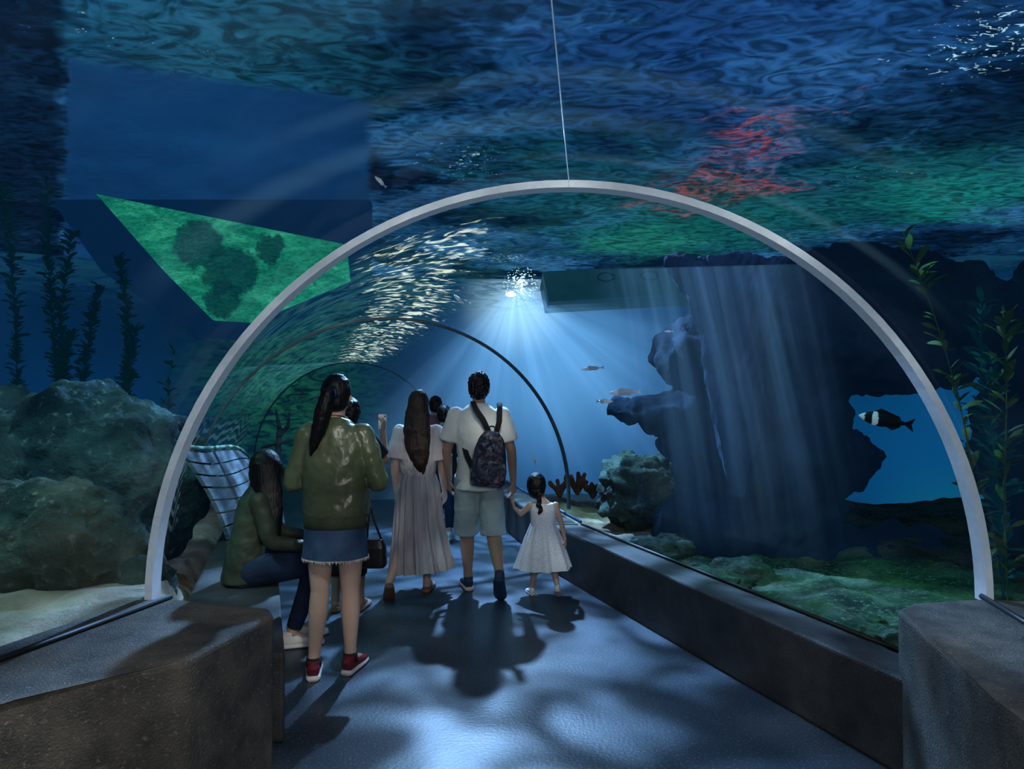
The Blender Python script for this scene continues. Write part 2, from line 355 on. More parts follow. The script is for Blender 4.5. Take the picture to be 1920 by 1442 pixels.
C=[V((-.2,-1.1)),V((.246,2.95)),V((-1.10,6.37)),V((-2.75,11.9)),V((-5.0,13.8))]
def arch_pts(c,R,zc,yaw,n=64,drop=0,h=None):
    rx=V((math.cos(yaw),math.sin(yaw),0)); h=h or R
    p=[]
    if drop: p.append(V((c[0],c[1],zc-drop))-rx*R)
    for i in range(n+1):
        a=math.pi*(1-i/n); p.append(V((c[0],c[1],zc))+rx*(R*math.cos(a))+V((0,0,h*math.sin(a))))
    if drop: p.append(V((c[0],c[1],zc-drop))+rx*R)
    return p
def arch_band(name,c,R,zc,yaw,th,dep,mat,label,drop=0,h=None):
    nrm=V((-math.sin(yaw),math.cos(yaw),0))
    a=arch_pts(c,R,zc,yaw,drop=drop,h=h); b=arch_pts(c,R-th,zc,yaw,drop=drop,h=(h or R)-th)
    bm=bmesh.new(); rr=[]
    for p,q in zip(a,b):
        rr.append([bm.verts.new(p),bm.verts.new(q),bm.verts.new(q+nrm*dep),bm.verts.new(p+nrm*dep)])
    for s,e in zip(rr,rr[1:]):
        for k in range(4): bm.faces.new((s[k],s[(k+1)%4],e[(k+1)%4],e[k]))
    bm.faces.new(rr[0]); bm.faces.new(rr[-1])
    return obj(name,tomesh(bm,name),mat,smooth=False,label=label,cat='arch')
arch_band('tunnel_arch',C[1],1.83,.64,0,.032,.075,m_steel,'pale grey metal arch ring joining the tunnel panels')
arch_band('tunnel_arch',C[2],1.75,.5,.27,.024,.05,m_dsteel,'slim dark metal arch ring deeper in the tunnel',drop=.12)
arch_band('tunnel_arch',C[3],1.65,.42,.5,.018,.05,m_dsteel,'slim dark metal arch ring at the far bend',drop=.12)
def glass():
    secs=[(C[0],1.84,.64,-.11),(C[1],1.84,.64,0),(C[2],1.76,.5,.27),(C[3],1.66,.42,.5),(C[4],1.66,.42,.8)]
    bm=bmesh.new(); uvl=bm.loops.layers.uv.new('UVMap'); n=48; sub=6
    grid=[];vv=[]
    for s in range(len(secs)-1):
        A,B=secs[s],secs[s+1]
        for k in range(sub+(1 if s==len(secs)-2 else 0)):
            f=k/sub; c=A[0].lerp(B[0],f)
            pts=arch_pts(c,A[1]*(1-f)+B[1]*f,A[2]*(1-f)+B[2]*f,A[3]*(1-f)+B[3]*f,n=n)
            grid.append([bm.verts.new(p) for p in pts]); vv.append(s+f)
    for j in range(len(grid)-1):
        for i in range(n):
            f=bm.faces.new((grid[j][i],grid[j][i+1],grid[j+1][i+1],grid[j+1][i]))
            for l,(uu,vq) in zip(f.loops,((i/n,vv[j]),((i+1)/n,vv[j]),((i+1)/n,vv[j+1]),(i/n,vv[j+1]))): l[uvl].uv=(uu,vq)
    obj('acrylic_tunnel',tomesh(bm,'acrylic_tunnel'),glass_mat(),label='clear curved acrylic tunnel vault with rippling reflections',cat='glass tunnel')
glass()
m_seam=M('white_seam',(.5,.6,.7),rough=.4,bump=0,emis=(.09,.14,.19))
tube('panel_seam',[V((-.06,.2,2.47)),V((.094,1.6,2.462)),V((.246,2.94,2.458))],.0018,m_seam,label='thin pale joint line along the vault crown',cat='seam')

prism('concrete_kerb',[(-.954,2.745),(-1.0,2.83),(-1.47,2.96),(-1.62,2.95),(-2.1,1.5),(-2.4,0),(-1.9,0),(-1.62,1.75),(-1.45,2.0),(-1.08,2.28)],0,.66,m_conc,bev=.02,label='brown grainy concrete plinth carrying the vault beside the sandy bed',cat='plinth')
prism('concrete_kerb',[(1.58,2.81),(1.70,2.90),(2.04,2.96),(2.20,2.93),(2.05,1.2),(1.9,0),(1.2,0),(1.40,2.0)],0,.66,m_conc,bev=.02,label='brown grainy concrete plinth at the end of the long low bench',cat='plinth')
prism('concrete_bench',[(1.62,2.62),(.579,5.29),(.33,5.95),(.585,5.93),(.825,5.29),(1.87,2.62)],0,.4,m_conc2,bev=.02,label='long low dark concrete bench along the glass',cat='bench')
prism('concrete_bench',[(.33,6.0),(-.33,8.7),(-.07,8.75),(.585,5.98)],0,.4,m_conc2,bev=.02,label='low dark concrete bench past the dark arch',cat='bench')
prism('concrete_bench',[(-1.0,3.02),(-1.37,4.03),(-2.42,6.75),(-2.76,6.8),(-1.56,3.02)],0,.4,m_conc2,bev=.02,label='low dark concrete bench a visitor sits on',cat='bench')
tube('edge_rail',[(1.86,2.64,.41),(.83,5.29,.41),(.60,5.9,.41)],.012,m_black,label='thin black sealing strip along the bench top',cat='rail')
tube('edge_rail',[(-1.47,2.95,.668),(-1.69,2.256,.668),(-2.0,1.2,.668)],.012,m_black,label='thin black sealing strip on the brown plinth',cat='rail')
tube('edge_rail',[(2.03,2.96,.668),(1.965,2.62,.668),(1.8,1.2,.668)],.012,m_black,label='thin black sealing strip on the plinth beside dark rocks',cat='rail')
tube('edge_rail',[(.6,5.98,.415),(-.07,8.7,.415)],.015,M('blue_rail',(.03,.12,.3),rough=.4,bump=0),label='blue edge strip on the far bench',cat='rail')

# ------------------------------------------------------------ seabed
def segdist(p,a,b):
    ab=b-a; t=max(0,min(1,(p-a).dot(ab)/ab.length_squared)); return (p-(a+ab*t)).length
def smooth(a,b,x):
    t=max(0,min(1,(x-a)/(b-a))); return t*t*(3-2*t)
def bedh(x,y):
    h=.08+.10*noise.noise(V((x*.9,y*.9,3)))+.05*noise.noise(V((x*4,y*4,1)))+.02*noise.noise(V((x*12,y*12,1)))
    if x<-1: h+=.4*smooth(5.5,3.6,y)*smooth(-1.2,-1.6,x)
    return h-.9*smooth(9.2,11,y)*smooth(-3,0,x)
bm=bmesh.new(); nx,ny=200,170; G=[]
for j in range(ny):
    row=[]
    for i in range(nx):
        x=-10+20*i/(nx-1); y=.2+15.6*j/(ny-1); p=V((x,y))
        d=min(segdist(p,C[k],C[k+1]) for k in range(4))
        h=bedh(x,y)
        e=smooth(1.42,1.72,d)
        if x>.3 and y<6.2:
            xr=1.87-(y-2.62)*.385; e=smooth(xr-.02,xr+.12,x)
        row.append(bm.verts.new((x,y,-.5*(1-e)+h*e)))
    G.append(row)
for j in range(ny-1):
    for i in range(nx-1):
        q=(G[j][i],G[j][i+1],G[j+1][i+1],G[j+1][i])
        if all(V((v.co.x,v.co.y)).length<15.9 for v in q): bm.faces.new(q)
bmesh.ops.delete(bm,geom=[v for v in bm.verts if not v.link_faces],context='VERTS')
obj('sandy_seabed',tomesh(bm,'sandy_seabed'),m_sand,label='speckled sand and gravel bed of the tank',cat='sand',kind='stuff')

# ------------------------------------------------------------ rocks
def rockdisp(co,seed,amp):
    q=co+V((seed*7.3,seed*1.7,seed*3.1))
    return amp*(noise.fractal(q*1.3,1,2,4)*.5+ (abs(noise.noise(q*2.3))-.2)*.6+(abs(noise.noise(q*5))-.2)*.25+ noise.noise(q*11)*.1)
def rock(c,r,seed,mat,label,name='boulder',sub=5,amp=.35,group=None,cat='rock'):
    bm=bmesh.new(); bmesh.ops.create_icosphere(bm,subdivisions=sub,radius=1)
    for v in bm.verts:
        n=v.co.normalized(); k=1+rockdisp(v.co*1.2,seed,amp)
        v.co=V((n.x*r[0]*k,n.y*r[1]*k,n.z*r[2]*k))
    return obj(name,tomesh(bm,name),mat,loc=c,label=label,cat=cat,group=group)
rock((-2.78,4.0,.46),(.68,.4,.60),2,m_rockL,'large rough brown-green boulder on pale sand',sub=6,amp=.26)
rock((-3.75,4.5,.5),(.55,.45,.58),6,m_rockL,'rough mossy boulder beside a larger one',sub=6,amp=.26)
rock((-3.2,5.2,.8),(.84,.5,.76),5,m_rockU,'large teal-grey craggy boulder behind the brown one',sub=6,amp=.28)
rock((-4.5,5.5,.85),(.95,.6,.80),8,m_rockU,'dark teal craggy boulder by the kelp',sub=6,amp=.28)
rock((-2.12,3.95,.42),(.17,.18,.2),11,m_rockL,'small boulder leaning by the glass',sub=4)
rock((1.36,7.2,.5),(.44,.36,.40),13,m_rockM,'knobbly dark boulder on the pale sand',amp=.55)
rs=random.Random(4)
for i in range(20):
    y=rs.uniform(3.4,6.6); x=1.87-(y-2.62)*.385+rs.uniform(.22,1.3); s=rs.uniform(.06,.2)
    rock((x,y,bedh(x,y)+.02),(s*1.5,s,s*.75),20+i,m_rockM,'small mossy stone on the seabed',name='stone',sub=4,group='stones on the seabed',amp=.6)
bm=bmesh.new(); kk=1.05; YR=6.75
for c,r in [((3.4,2.2),(1.5,.6,.70)),((2.35,1.2),(.80,.6,1.3)),((3.0,.95),(.50,.4,.26)),((4.95,1.1),(.42,.5,1.75)),((3.1,-.06),(1.9,.6,.28)),((2.2,.3),(.85,.6,.5)),
            ((1.45,1.36),(.62,.35,.17)),((1.85,1.05),(.5,.4,.45)),((1.95,1.9),(.6,.5,.42)),((5.9,1.5),(.9,.6,1.6))]:
    ell(bm,(c[0]*kk,YR,1.55+(c[1]-1.55)*kk),(r[0]*kk,r[1],r[2]*kk),seg=32)
o=remeshed('rock_formation',bm,m_rockD,voxel=.045,smooth=6,label='huge near-black rock arch with a cave opening onto blue water',cat='rock formation')
cn=[(v.co.copy(),v.normal.copy()) for v in o.data.vertices]
for v,(co,nn) in zip(o.data.vertices,cn): v.co=co+nn*rockdisp(co*1.3,3,.26)
bm=bmesh.new()
zz=[2.75,2.5,2.2,1.9,1.55,1.2,.9,.62]; rx=[.50,.42,.31,.26,.24,.20,.14,.07]; xx=[1.92,1.92,1.95,1.97,1.99,2.0,2.01,2.0]
loft(bm,[(x,6.14,z) for x,z in zip(xx,zz)],[(a,a*.45+.03) for a in rx],n=72,fold=lambda t,a:1+.10*math.sin(a*5+t*2)+.05*math.sin(a*13))
o=remeshed('hanging_rock',bm,m_pillar,voxel=.02,smooth=4,label='muted blue-grey fluted rock hanging against the dark cave',cat='rock')
cn=[(v.co.copy(),v.normal.copy()) for v in o.data.vertices]
for v,(co,nn) in zip(o.data.vertices,cn): v.co=co+nn*rockdisp(V((co.x*3,co.y*3,co.z*1.2)),5,.10)
bm=bmesh.new()
L=[(.45,10.0,3.32),(4.4,9.2,3.36),(4.5,10.8,3.36),(.5,12.2,3.4)]
a=[bm.verts.new(p) for p in L]
tp=[bm.verts.new((p[0]+(.1 if i in(0,3) else 0),p[1]+.2,p[2]-.42+ (0.1 if i in (1,2) else 0))) for i,p in enumerate(L)]
for k in range(4): bm.faces.new((a[k],a[(k+1)%4],tp[(k+1)%4],tp[k]))
bm.faces.new(a); bm.faces.new(tp)
m_ledge=M('dim_teal_ledge',(.02,.08,.10),(.005,.03,.055),scale=3,rough=.7,bump=.4,bscale=10,emis=(.003,.026,.038))
led=obj('overhead_ledge',tomesh(bm,'overhead_ledge'),m_ledge,smooth=False,label='dim teal submerged platform with faint round ports',cat='platform')
m_port=M('dim_port',(.006,.02,.03),bump=0,emis=(.0,.010,.018))
for i,(x,y) in enumerate([(1.35,9.80),(1.95,9.68),(2.7,9.53)]):
    bm=bmesh.new()
    pts=[V((x+.12*math.cos(t),y-.02,3.2+.06*math.sin(t))) for t in [2*math.pi*k/24 for k in range(25)]]
    loft(bm,pts,[.012]*25,right=(0,1,0),n=8)
    obj('port_ring',tomesh(bm,'port_ring'),m_port,parent=led)
bm=bmesh.new()
vs=[bm.verts.new(p) for p in [(-5.5,9.0,4.17),(-2.2,9.0,3.50),(-2.15,9.0,3.02),(-3.45,9.0,2.47),(-3.95,9.0,2.5),(-4.6,9.0,3.15)]]
f=bm.faces.new(vs); ex=bmesh.ops.extrude_face_region(bm,geom=[f]); 
for v in ex['geom']:
    if isinstance(v,bmesh.types.BMVert): v.co.y+=.08
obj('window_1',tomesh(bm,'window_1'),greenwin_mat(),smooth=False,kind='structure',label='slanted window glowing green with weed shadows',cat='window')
# navy wall slab that the green window sits in
bm=bmesh.new()
vs=[bm.verts.new(p) for p in [(-6.3,9.3,4.18),(-1.95,9.3,4.18),(-1.95,9.3,3.1),(-3.5,9.3,2.25),(-4.3,9.3,2.3),(-5.6,9.3,3.2)]]
f=bm.faces.new(vs); ex=bmesh.ops.extrude_face_region(bm,geom=[f])
for v in ex['geom']:
    if isinstance(v,bmesh.types.BMVert): v.co.y+=.2
obj('wall_left',tomesh(bm,'wall_left'),M('navy_wall',(.005,.02,.05),(.003,.012,.035),scale=1.5,rough=.9,bump=0,spec=.1,emis=(.0015,.016,.05)),smooth=False,kind='structure',label='dark navy tank wall panel framing the green window',cat='tank wall')
# planked hull shape added in place of banded reflections on the glass
bm=bmesh.new(); nS=12
def hp(t,k):
    y=4.6+4.2*t; x=-2.02-.27*(y-4.75)+.14*math.sin(math.pi*t); top=1.20-.5*t
    z=.05+(top-.05)*k+.03*math.sin(t*9+k*4); out=.42*k**2-.16
    return V((x-out,y,z))
for s in range(nS):
    k0=s/nS; k1=(s+.84)/nS
    prev=None
    for i in range(33):
        t=i/32; p=hp(t,k0); q=hp(t,k1); off=V((-.03,0,0))
        cur=[bm.verts.new(p),bm.verts.new(q),bm.verts.new(q+off),bm.verts.new(p+off)]
        if prev:
            for e in range(4): bm.faces.new((prev[e],prev[(e+1)%4],cur[(e+1)%4],cur[e]))
        else: bm.faces.new(cur)
        prev=cur
    bm.faces.new(prev)
hull=obj('hull_stand_in',tomesh(bm,'hull_stand_in'),m_wood,smooth=False,label='weathered grey planked hull of a sunken wooden boat',cat='boat')
b2=bmesh.new(); loft(b2,[hp(i/24,1.0)+V((0,0,.02)) for i in range(25)],[.014]*25,right=(0,0,1),n=8)
obj('gunwale',tomesh(b2,'gunwale'),M('pale_gunwale',(.22,.36,.26),bump=.3),parent=hull)
bm=bmesh.new(); limb(bm,[V((-2.95,8.6,.7)),V((-2.93,8.6,1.1)),V((-2.97,8.6,1.32))],[.04,.03,.015]); limb(bm,[V((-2.93,8.6,1.0)),V((-2.82,8.6,1.12)),V((-2.8,8.6,1.3))],[.03,.025,.012]); limb(bm,[V((-3.15,8.6,.85)),V((-2.75,8.6,.95))],[.02,.02])
remeshed('driftwood',bm,m_wood,voxel=.01,label='pale forked driftwood stump',cat='driftwood')

# ------------------------------------------------------------ light shafts, drawn as glowing transparent sheets
def shaft(apex,a0,a1,Rr,dy,seed,freq,power,label):
    bm=bmesh.new(); uvl=bm.loops.layers.uv.new('UVMap'); na,nr=40,8; g=[]
    for j in range(nr+1):
        row=[]
        for i in range(na+1):
            a=math.radians(a0+(a1-a0)*i/na); r=Rr*j/nr+.03
            row.append(bm.verts.new((apex[0]+r*math.sin(a),apex[1]+dy*r,apex[2]-r*math.cos(a))))
        g.append(row)
    for j in range(nr):
        for i in range(na):
            f=bm.faces.new((g[j][i],g[j][i+1],g[j+1][i+1],g[j+1][i]))
            for l,q in zip(f.loops,((i/na,j/nr),((i+1)/na,j/nr),((i+1)/na,(j+1)/nr),(i/na,(j+1)/nr))): l[uvl].uv=q
    obj('light_shafts',tomesh(bm,'light_shafts'),shaft_mat(seed,freq,power),label=label,cat='light beams',kind='stuff')
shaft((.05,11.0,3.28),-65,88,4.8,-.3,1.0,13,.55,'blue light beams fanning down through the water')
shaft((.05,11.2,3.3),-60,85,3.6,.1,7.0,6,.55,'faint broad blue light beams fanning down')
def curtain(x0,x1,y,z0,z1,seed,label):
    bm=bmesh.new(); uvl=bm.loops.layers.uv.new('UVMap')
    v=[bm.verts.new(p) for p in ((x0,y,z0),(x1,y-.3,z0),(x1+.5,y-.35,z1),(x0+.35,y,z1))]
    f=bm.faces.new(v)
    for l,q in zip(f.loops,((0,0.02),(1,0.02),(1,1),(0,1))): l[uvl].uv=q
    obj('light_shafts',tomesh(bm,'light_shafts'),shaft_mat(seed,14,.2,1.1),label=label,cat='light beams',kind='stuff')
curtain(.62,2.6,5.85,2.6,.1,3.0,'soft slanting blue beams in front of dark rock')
def glowmat(n,c,s):
    m,t,out=newmat(n); e=t.new('ShaderNodeEmission'); e.inputs[0].default_value=(*c,1); e.inputs[1].default_value=s; t.link(e.outputs[0],out.inputs[0]); return m
m_lamp=glowmat('lamp_glow',(.7,.9,1),5); m_lamp2=glowmat('lamp_glint',(.6,.88,1),2.0)
bm=bmesh.new(); ell(bm,(0,0,0),(.085,.03,.04),seg=16)
lamp=obj('tank_lamp',tomesh(bm,'tank_lamp'),m_lamp,loc=(-.02,11.1,3.14),label='dazzling white lamp broken up by ripples',cat='lamp')
bm=bmesh.new(); rl=random.Random(3)
for i in range(220):
    q=rl.random(); ang=rl.uniform(0,6.28); rad=.36*q**.8
    c=V((.16+rad*.8*math.cos(ang),rl.uniform(-.1,.1),.15+rad*.9*math.sin(ang)))
    s=rl.uniform(.003,.012)*(1.5-q)
    ell(bm,c,(s*1.8,s,s*.6),seg=6)
obj('glints',tomesh(bm,'glints'),m_lamp2,parent=lamp,kind='stuff')  # sparkle around the lamp built as small glowing specks

# ------------------------------------------------------------ kelp
def kelp(base,h,seed,mat,leaf=.16,nl=40,spread=.25,label='',lw=.25,group=None,lean=0):
    r=random.Random(seed); bm=bmesh.new(); P=[]
    ph=r.uniform(0,6)
    for i in range(13):
        t=i/12; P.append(V((lean*t**1.5+spread*.5*math.sin(t*3+ph)*t,spread*.4*math.cos(t*2.3+ph)*t,h*t)))
    loft(bm,P,[.007*(1.1-i/14) for i in range(13)],right=(1,0,0),n=6)
    o=obj('kelp',tomesh(bm,'kelp'),mat,loc=base,label=label,cat='seaweed',group=group)
    bm=bmesh.new()
    for k in range(nl):
        t=r.uniform(.12,1); i=min(11,int(t*12)); p=P[i].lerp(P[i+1],t*12-i)
        a=r.uniform(0,6.28); d=V((math.cos(a),math.sin(a),r.uniform(.4,1.8))).normalized(); ln=leaf*r.uniform(.6,1.4)
        side=d.cross(V((0,0,1))).normalized(); up=side.cross(d); prev=None; tw=r.uniform(-.8,.8)
        for s in range(7):
            u=s/6; c=p+d*(ln*u)+V((0,0,-.25*ln*u*u)); wd=ln*lw*math.sin(math.pi*min(1,u*.92+.06))**.8
            sd=(side*math.cos(tw*u*2)+up*math.sin(tw*u*2))*wd
            cur=(bm.verts.new(c-sd),bm.verts.new(c+up*wd*.25),bm.verts.new(c+sd))
            if prev:
                bm.faces.new((prev[0],prev[1],cur[1],cur[0])); bm.faces.new((prev[1],prev[2],cur[2],cur[1]))
            prev=cur
    obj('leaves',tomesh(bm,'leaves'),mat,parent=o,kind='stuff'); return o
kelp((2.98,4.3,.1),2.45,1,m_kelp,.14,80,.2,'tall dim olive kelp with slender leaves',.12,lean=-.5)
kelp((3.05,4.2,.1),1.95,2,m_kelp,.14,80,.2,'dim olive kelp with slender leaves',.12,lean=-.1)
kelp((3.15,4.4,.1),1.7,9,m_kelpd,.16,90,.2,'dark green kelp beside the vault',.12)
kelp((3.3,4.6,.1),2.1,10,m_kelpd,.16,90,.2,'dark green kelp by the rocks',.12,lean=-.1)
for i,(x,y,h) in enumerate([(-4.3,6.6,2.9),(-3.95,6.9,2.7),(-4.7,6.4,3.3),(-3.75,6.7,2.0),(-4.1,6.3,1.9),(-5.2,6.8,3.6),(-4.5,6.8,3.4),(-4.15,6.6,2.4),(-4.9,6.0,3.0)]):
    kelp((x,y,.2),h,30+i,m_kelpd,.10,520,.25,'tall dim blue-green feathery kelp column',.14,group='dark kelp columns')
kelp((-3.0,6.1,.7),1.25,50,m_kelpd,.11,50,.2,'small pale green water plant by the boulders',.18)
m_cor=M('orange_coral',(.22,.09,.04),(.10,.05,.035),scale=8,rough=.8)
for i,(x,z,s) in enumerate([(.62,.42,.14),(.85,.45,.17),(1.05,.4,.12)]):
    bm=bmesh.new(); r=random.Random(i)
    for k in range(9):
        a=r.uniform(0,6.28); e=V((math.cos(a)*s*.9,math.sin(a)*s*.5,s*r.uniform(.8,1.5)))
        limb(bm,[V((0,0,0)),e*.5+V((0,0,.02)),e],[.03,.025,.03],n=8)
    remeshed('coral',bm,m_cor,voxel=.012,loc=(x,8.9,z-.22),label='small branching orange coral on pale sand',cat='coral',group='orange corals')

# ------------------------------------------------------------ fish
def fish(loc,L,yaw,m1,m2,label,hgt=.17,pitch=0):
    bm=bmesh.new(); xs=[0,.04,.12,.25,.42,.6,.76,.86]; hh=[.01,.05,.1,.155,.17,.13,.065,.035]
    k=hgt/.17
    loft(bm,[(x*L,0,0) for x in xs],[(h*L*k*.45,h*L*k) for h in hh],right=(0,1,0),n=20)
    o=remeshed('fish',bm,m1,voxel=L*.018,smooth=2,loc=loc,label=label,cat='fish'); o.rotation_euler=(0,pitch,yaw)
    def fin(nm,poly,m):
        b=bmesh.new(); A=[b.verts.new((x*L,.004*L,z*L*k)) for x,z in poly]; B=[b.verts.new((x*L,-.004*L,z*L*k)) for x,z in poly]
        b.faces.new(A); b.faces.new(list(reversed(B)))
        for i in range(len(A)): b.faces.new((A[i],B[i],B[(i+1)%len(A)],A[(i+1)%len(A)]))
        obj(nm,tomesh(b,nm),m,parent=o,smooth=False)
    fin('tail_fin',[(.83,.03),(1.0,.15),(.95,0),(1.0,-.15),(.83,-.03)],m2)
    fin('dorsal_fin',[(.25,.14),(.38,.24),(.72,.13),(.76,.06)],m2)
    fin('anal_fin',[(.5,-.13),(.62,-.2),(.76,-.1),(.76,-.05)],m2)
    for s in(-1,1):
        b=bmesh.new(); ell(b,(.1*L,s*.035*L*k,.02*L),.014*L,seg=8); obj('eye',tomesh(b,'eye'),m_black,parent=o)
    return o
def fishmat(name,a,b,edge,em=.05,edge2=None):
    m,t,out=newmat(name); p=t.new('ShaderNodeBsdfPrincipled'); t.link(p.outputs[0],out.inputs[0])
    P=t.new('ShaderNodeTexCoord').outputs['Object']; X,Y,Z=t.sep(P)
    xx=t.math('ADD',X,t.math('MULTIPLY',t.noise(P,12,2),.06))
    f=t.mapr(xx,edge,edge+.02)
    if edge2: f=t.math('SUBTRACT',f,t.math('MULTIPLY',t.mapr(xx,edge2,edge2+.01),t.mapr(xx,edge2+.05,edge2+.04)),clamp=True)
    c=t.mix(f,a,b); t.link(c,p.inputs['Base Color']); p.inputs['Roughness'].default_value=.35
    t.link(c,p.inputs['Emission Color']); p.inputs['Emission Strength'].default_value=em  # self-glow in the skin colour lifts the fish out of the dark
    return m
m_f1=fishmat('black_white_fish',(.4,.55,.7),(.003,.005,.008),.07,em=.25,edge2=.14); m_f1b=M('black_fin',(.004,.006,.01),bump=0)
m_f2=fishmat('silver_fish',(.5,.6,.7),(.25,.35,.45),.1,em=.15)
fish((2.84,5.6,1.36),.48,.05,m_f1,m_f1b,'black fish with pale head patches by the cave opening',pitch=.18,hgt=.13)
fish((.82,5.8,1.54),.28,0,m_f2,m_f2,'slim silver fish swimming in front of dark rock',.1,pitch=-.05)
fish((.64,6.4,1.76),.24,.2,m_f2,m_f2,'slim silver fish in the blue beam',.08,pitch=-.1)
fish((1.28,5.75,2.06),.08,0,m_f2,m_f2,'tiny pale fish below the platform',.1)
fish((-.6,7.0,2.55),.16,.4,m_f2,m_f2,'tiny pale fish above the dark arch',.12,pitch=.7)
fish((-1.05,5.2,3.2),.12,.4,m_f2,m_f2,'tiny white fish near the water surface',.12,pitch=.7)
fish((.86,5.8,1.47),.15,2.8,m_f2,m_f2,'small grey fish near the dark rock',.12)
fish((.28,8.8,.75),.2,1.2,m_f2,m_f2,'pale fish nosing the sand',.12,pitch=1.1)

# ------------------------------------------------------------ people
def skinmat(name,c): return M(name,c,tuple(x*.85 for x in c),scale=6,rough=.5,bump=.1,bscale=80,bdist=.002)
m_skin=skinmat('fair_skin',(.58,.41,.33)); m_skin2=skinmat('tan_skin',(.38,.24,.17))
def hairm(name,c):
    return M(name,c,tuple(x*.4 for x in c),scale=60,rough=.45,bump=.8,bscale=90,stretch=(1,1,.06),bdist=.006,spec=.3)
m_hb=hairm('black_hair',(.006,.006,.008)); m_hbr=hairm('brown_hair',(.035,.018,.014))
m_olive=M('olive_satin',(.105,.13,.07),(.07,.09,.048),scale=4,rough=.34,bump=.5,bscale=8,bdist=.035,spec=.55)
m_dolive=M('dark_olive_cloth',(.045,.06,.036),(.028,.04,.026),scale=5,rough=.6,bump=.4,bscale=10,bdist=.03)
m_rib=M('olive_ribbing',(.055,.07,.038),rough=.9,bump=.8,bscale=60,stretch=(3,3,.1))
m_denim=M('blue_denim',(.04,.09,.18),(.018,.045,.10),scale=9,rough=.85,bump=.4,bscale=160,bdist=.003)
m_jean=M('dark_jeans',(.012,.03,.08),(.006,.017,.045),scale=9,rough=.85,bump=.3,bscale=120)
m_white=M('white_cotton',(.86,.88,.86),(.76,.79,.79),scale=6,rough=.85,bump=.4,bscale=9,bdist=.03)
m_dress=M('pale_pink_chiffon',(.66,.62,.64),(.48,.46,.49),scale=7,rough=.75,bump=.5,bscale=18,stretch=(3,3,.3),bdist=.03)
m_dress2=M('grey_pink_chiffon',(.46,.45,.48),(.30,.30,.34),scale=7,rough=.75,bump=.5,bscale=18,stretch=(3,3,.3),bdist=.03)
m_short=M('pale_blue_shorts',(.36,.48,.50),(.27,.38,.41),scale=5,rough=.85,bump=.4,bscale=10,bdist=.03)
m_maroon=M('maroon_canvas',(.16,.012,.03),rough=.8,bump=.2); m_sole=M('white_rubber',(.7,.7,.7),rough=.6,bump=.05)
m_navy=M('navy_mesh',(.02,.05,.11),rough=.7,bump=.2); m_blk=M('black_cloth',(.012,.013,.018),rough=.85,bump=.2)
m_sand2=M('tan_sandal',(.2,.12,.08),rough=.6,bump=.1)
def girl_dress():
    m,t,out=newmat('white_lace_dress'); p=t.new('ShaderNodeBsdfPrincipled'); t.link(p.outputs[0],out.inputs[0])
    P=t.new('ShaderNodeTexCoord').outputs['Object']; vo=t.new('ShaderNodeTexVoronoi'); t.link(P,vo.inputs['Vector']); vo.inputs['Scale'].default_value=60
    t.link(t.ramp(vo.outputs['Distance'],[(.25,(.58,.68,.84)),(.4,(.76,.84,.95))]),p.inputs['Base Color']); p.inputs['Roughness'].default_value=.8
    return m
def pack_mat():
    m,t,out=newmat('patterned_canvas'); p=t.new('ShaderNodeBsdfPrincipled'); t.link(p.outputs[0],out.inputs[0])
    P=t.new('ShaderNodeTexCoord').outputs['Object']; vo=t.new('ShaderNodeTexVoronoi'); t.link(P,vo.inputs['Vector']); vo.inputs['Scale'].default_value=42
    s=t.new('ShaderNodeSeparateColor'); t.link(vo.outputs['Color'],s.inputs[0])
    nd=t.ramp(s.outputs[0],[(0,(.008,.012,.035)),(.35,(.018,.03,.07)),(.52,(.09,.10,.13)),(.66,(.015,.04,.08)),(.8,(.14,.07,.08)),(.92,(.2,.22,.28))])
    t.link(nd,p.inputs['Base Color']); p.inputs['Roughness'].default_value=.8; return m

def hand(bm,w,d,nrm,curl=.5,thumb=1,s=1.0):
    d=V(d).normalized(); nrm=V(nrm); nrm=(nrm-d*nrm.dot(d)).normalized(); side=d.cross(nrm)*thumb
    loft(bm,[w-d*.01*s,w+d*.03*s,w+d*.07*s,w+d*.092*s],[(.024*s,.016*s),(.034*s,.016*s),(.04*s,.014*s),(.036*s,.011*s)],right=side,n=12)
    for k,(o,ln) in enumerate([(.028,.07),(.0095,.078),(-.0095,.073),(-.027,.057)]):
        p=w+d*(.085*s)+side*(o*s); ang=0; pts=[p]
        for j,fr in enumerate((.45,.32,.26)):
            ang+=curl*(.5+.25*k*.3)+ (.1 if j==0 else .15)
            p=p+(d*math.cos(ang)+nrm*math.sin(ang))*(ln*fr*s); pts.append(p)
        limb(bm,pts,[.0088*s,.0084*s,.0078*s,.0068*s],n=8)
    p=w+d*.025*s+side*.026*s; q=p+(d*.65+side*.6+nrm*.35).normalized()*.036*s; r=q+(d*.85+side*.15+nrm*.5).normalized()*.03*s
    limb(bm,[w+d*.015*s+side*.01*s,p,q,r],[.013*s,.0125*s,.0105*s,.0085*s],n=8)

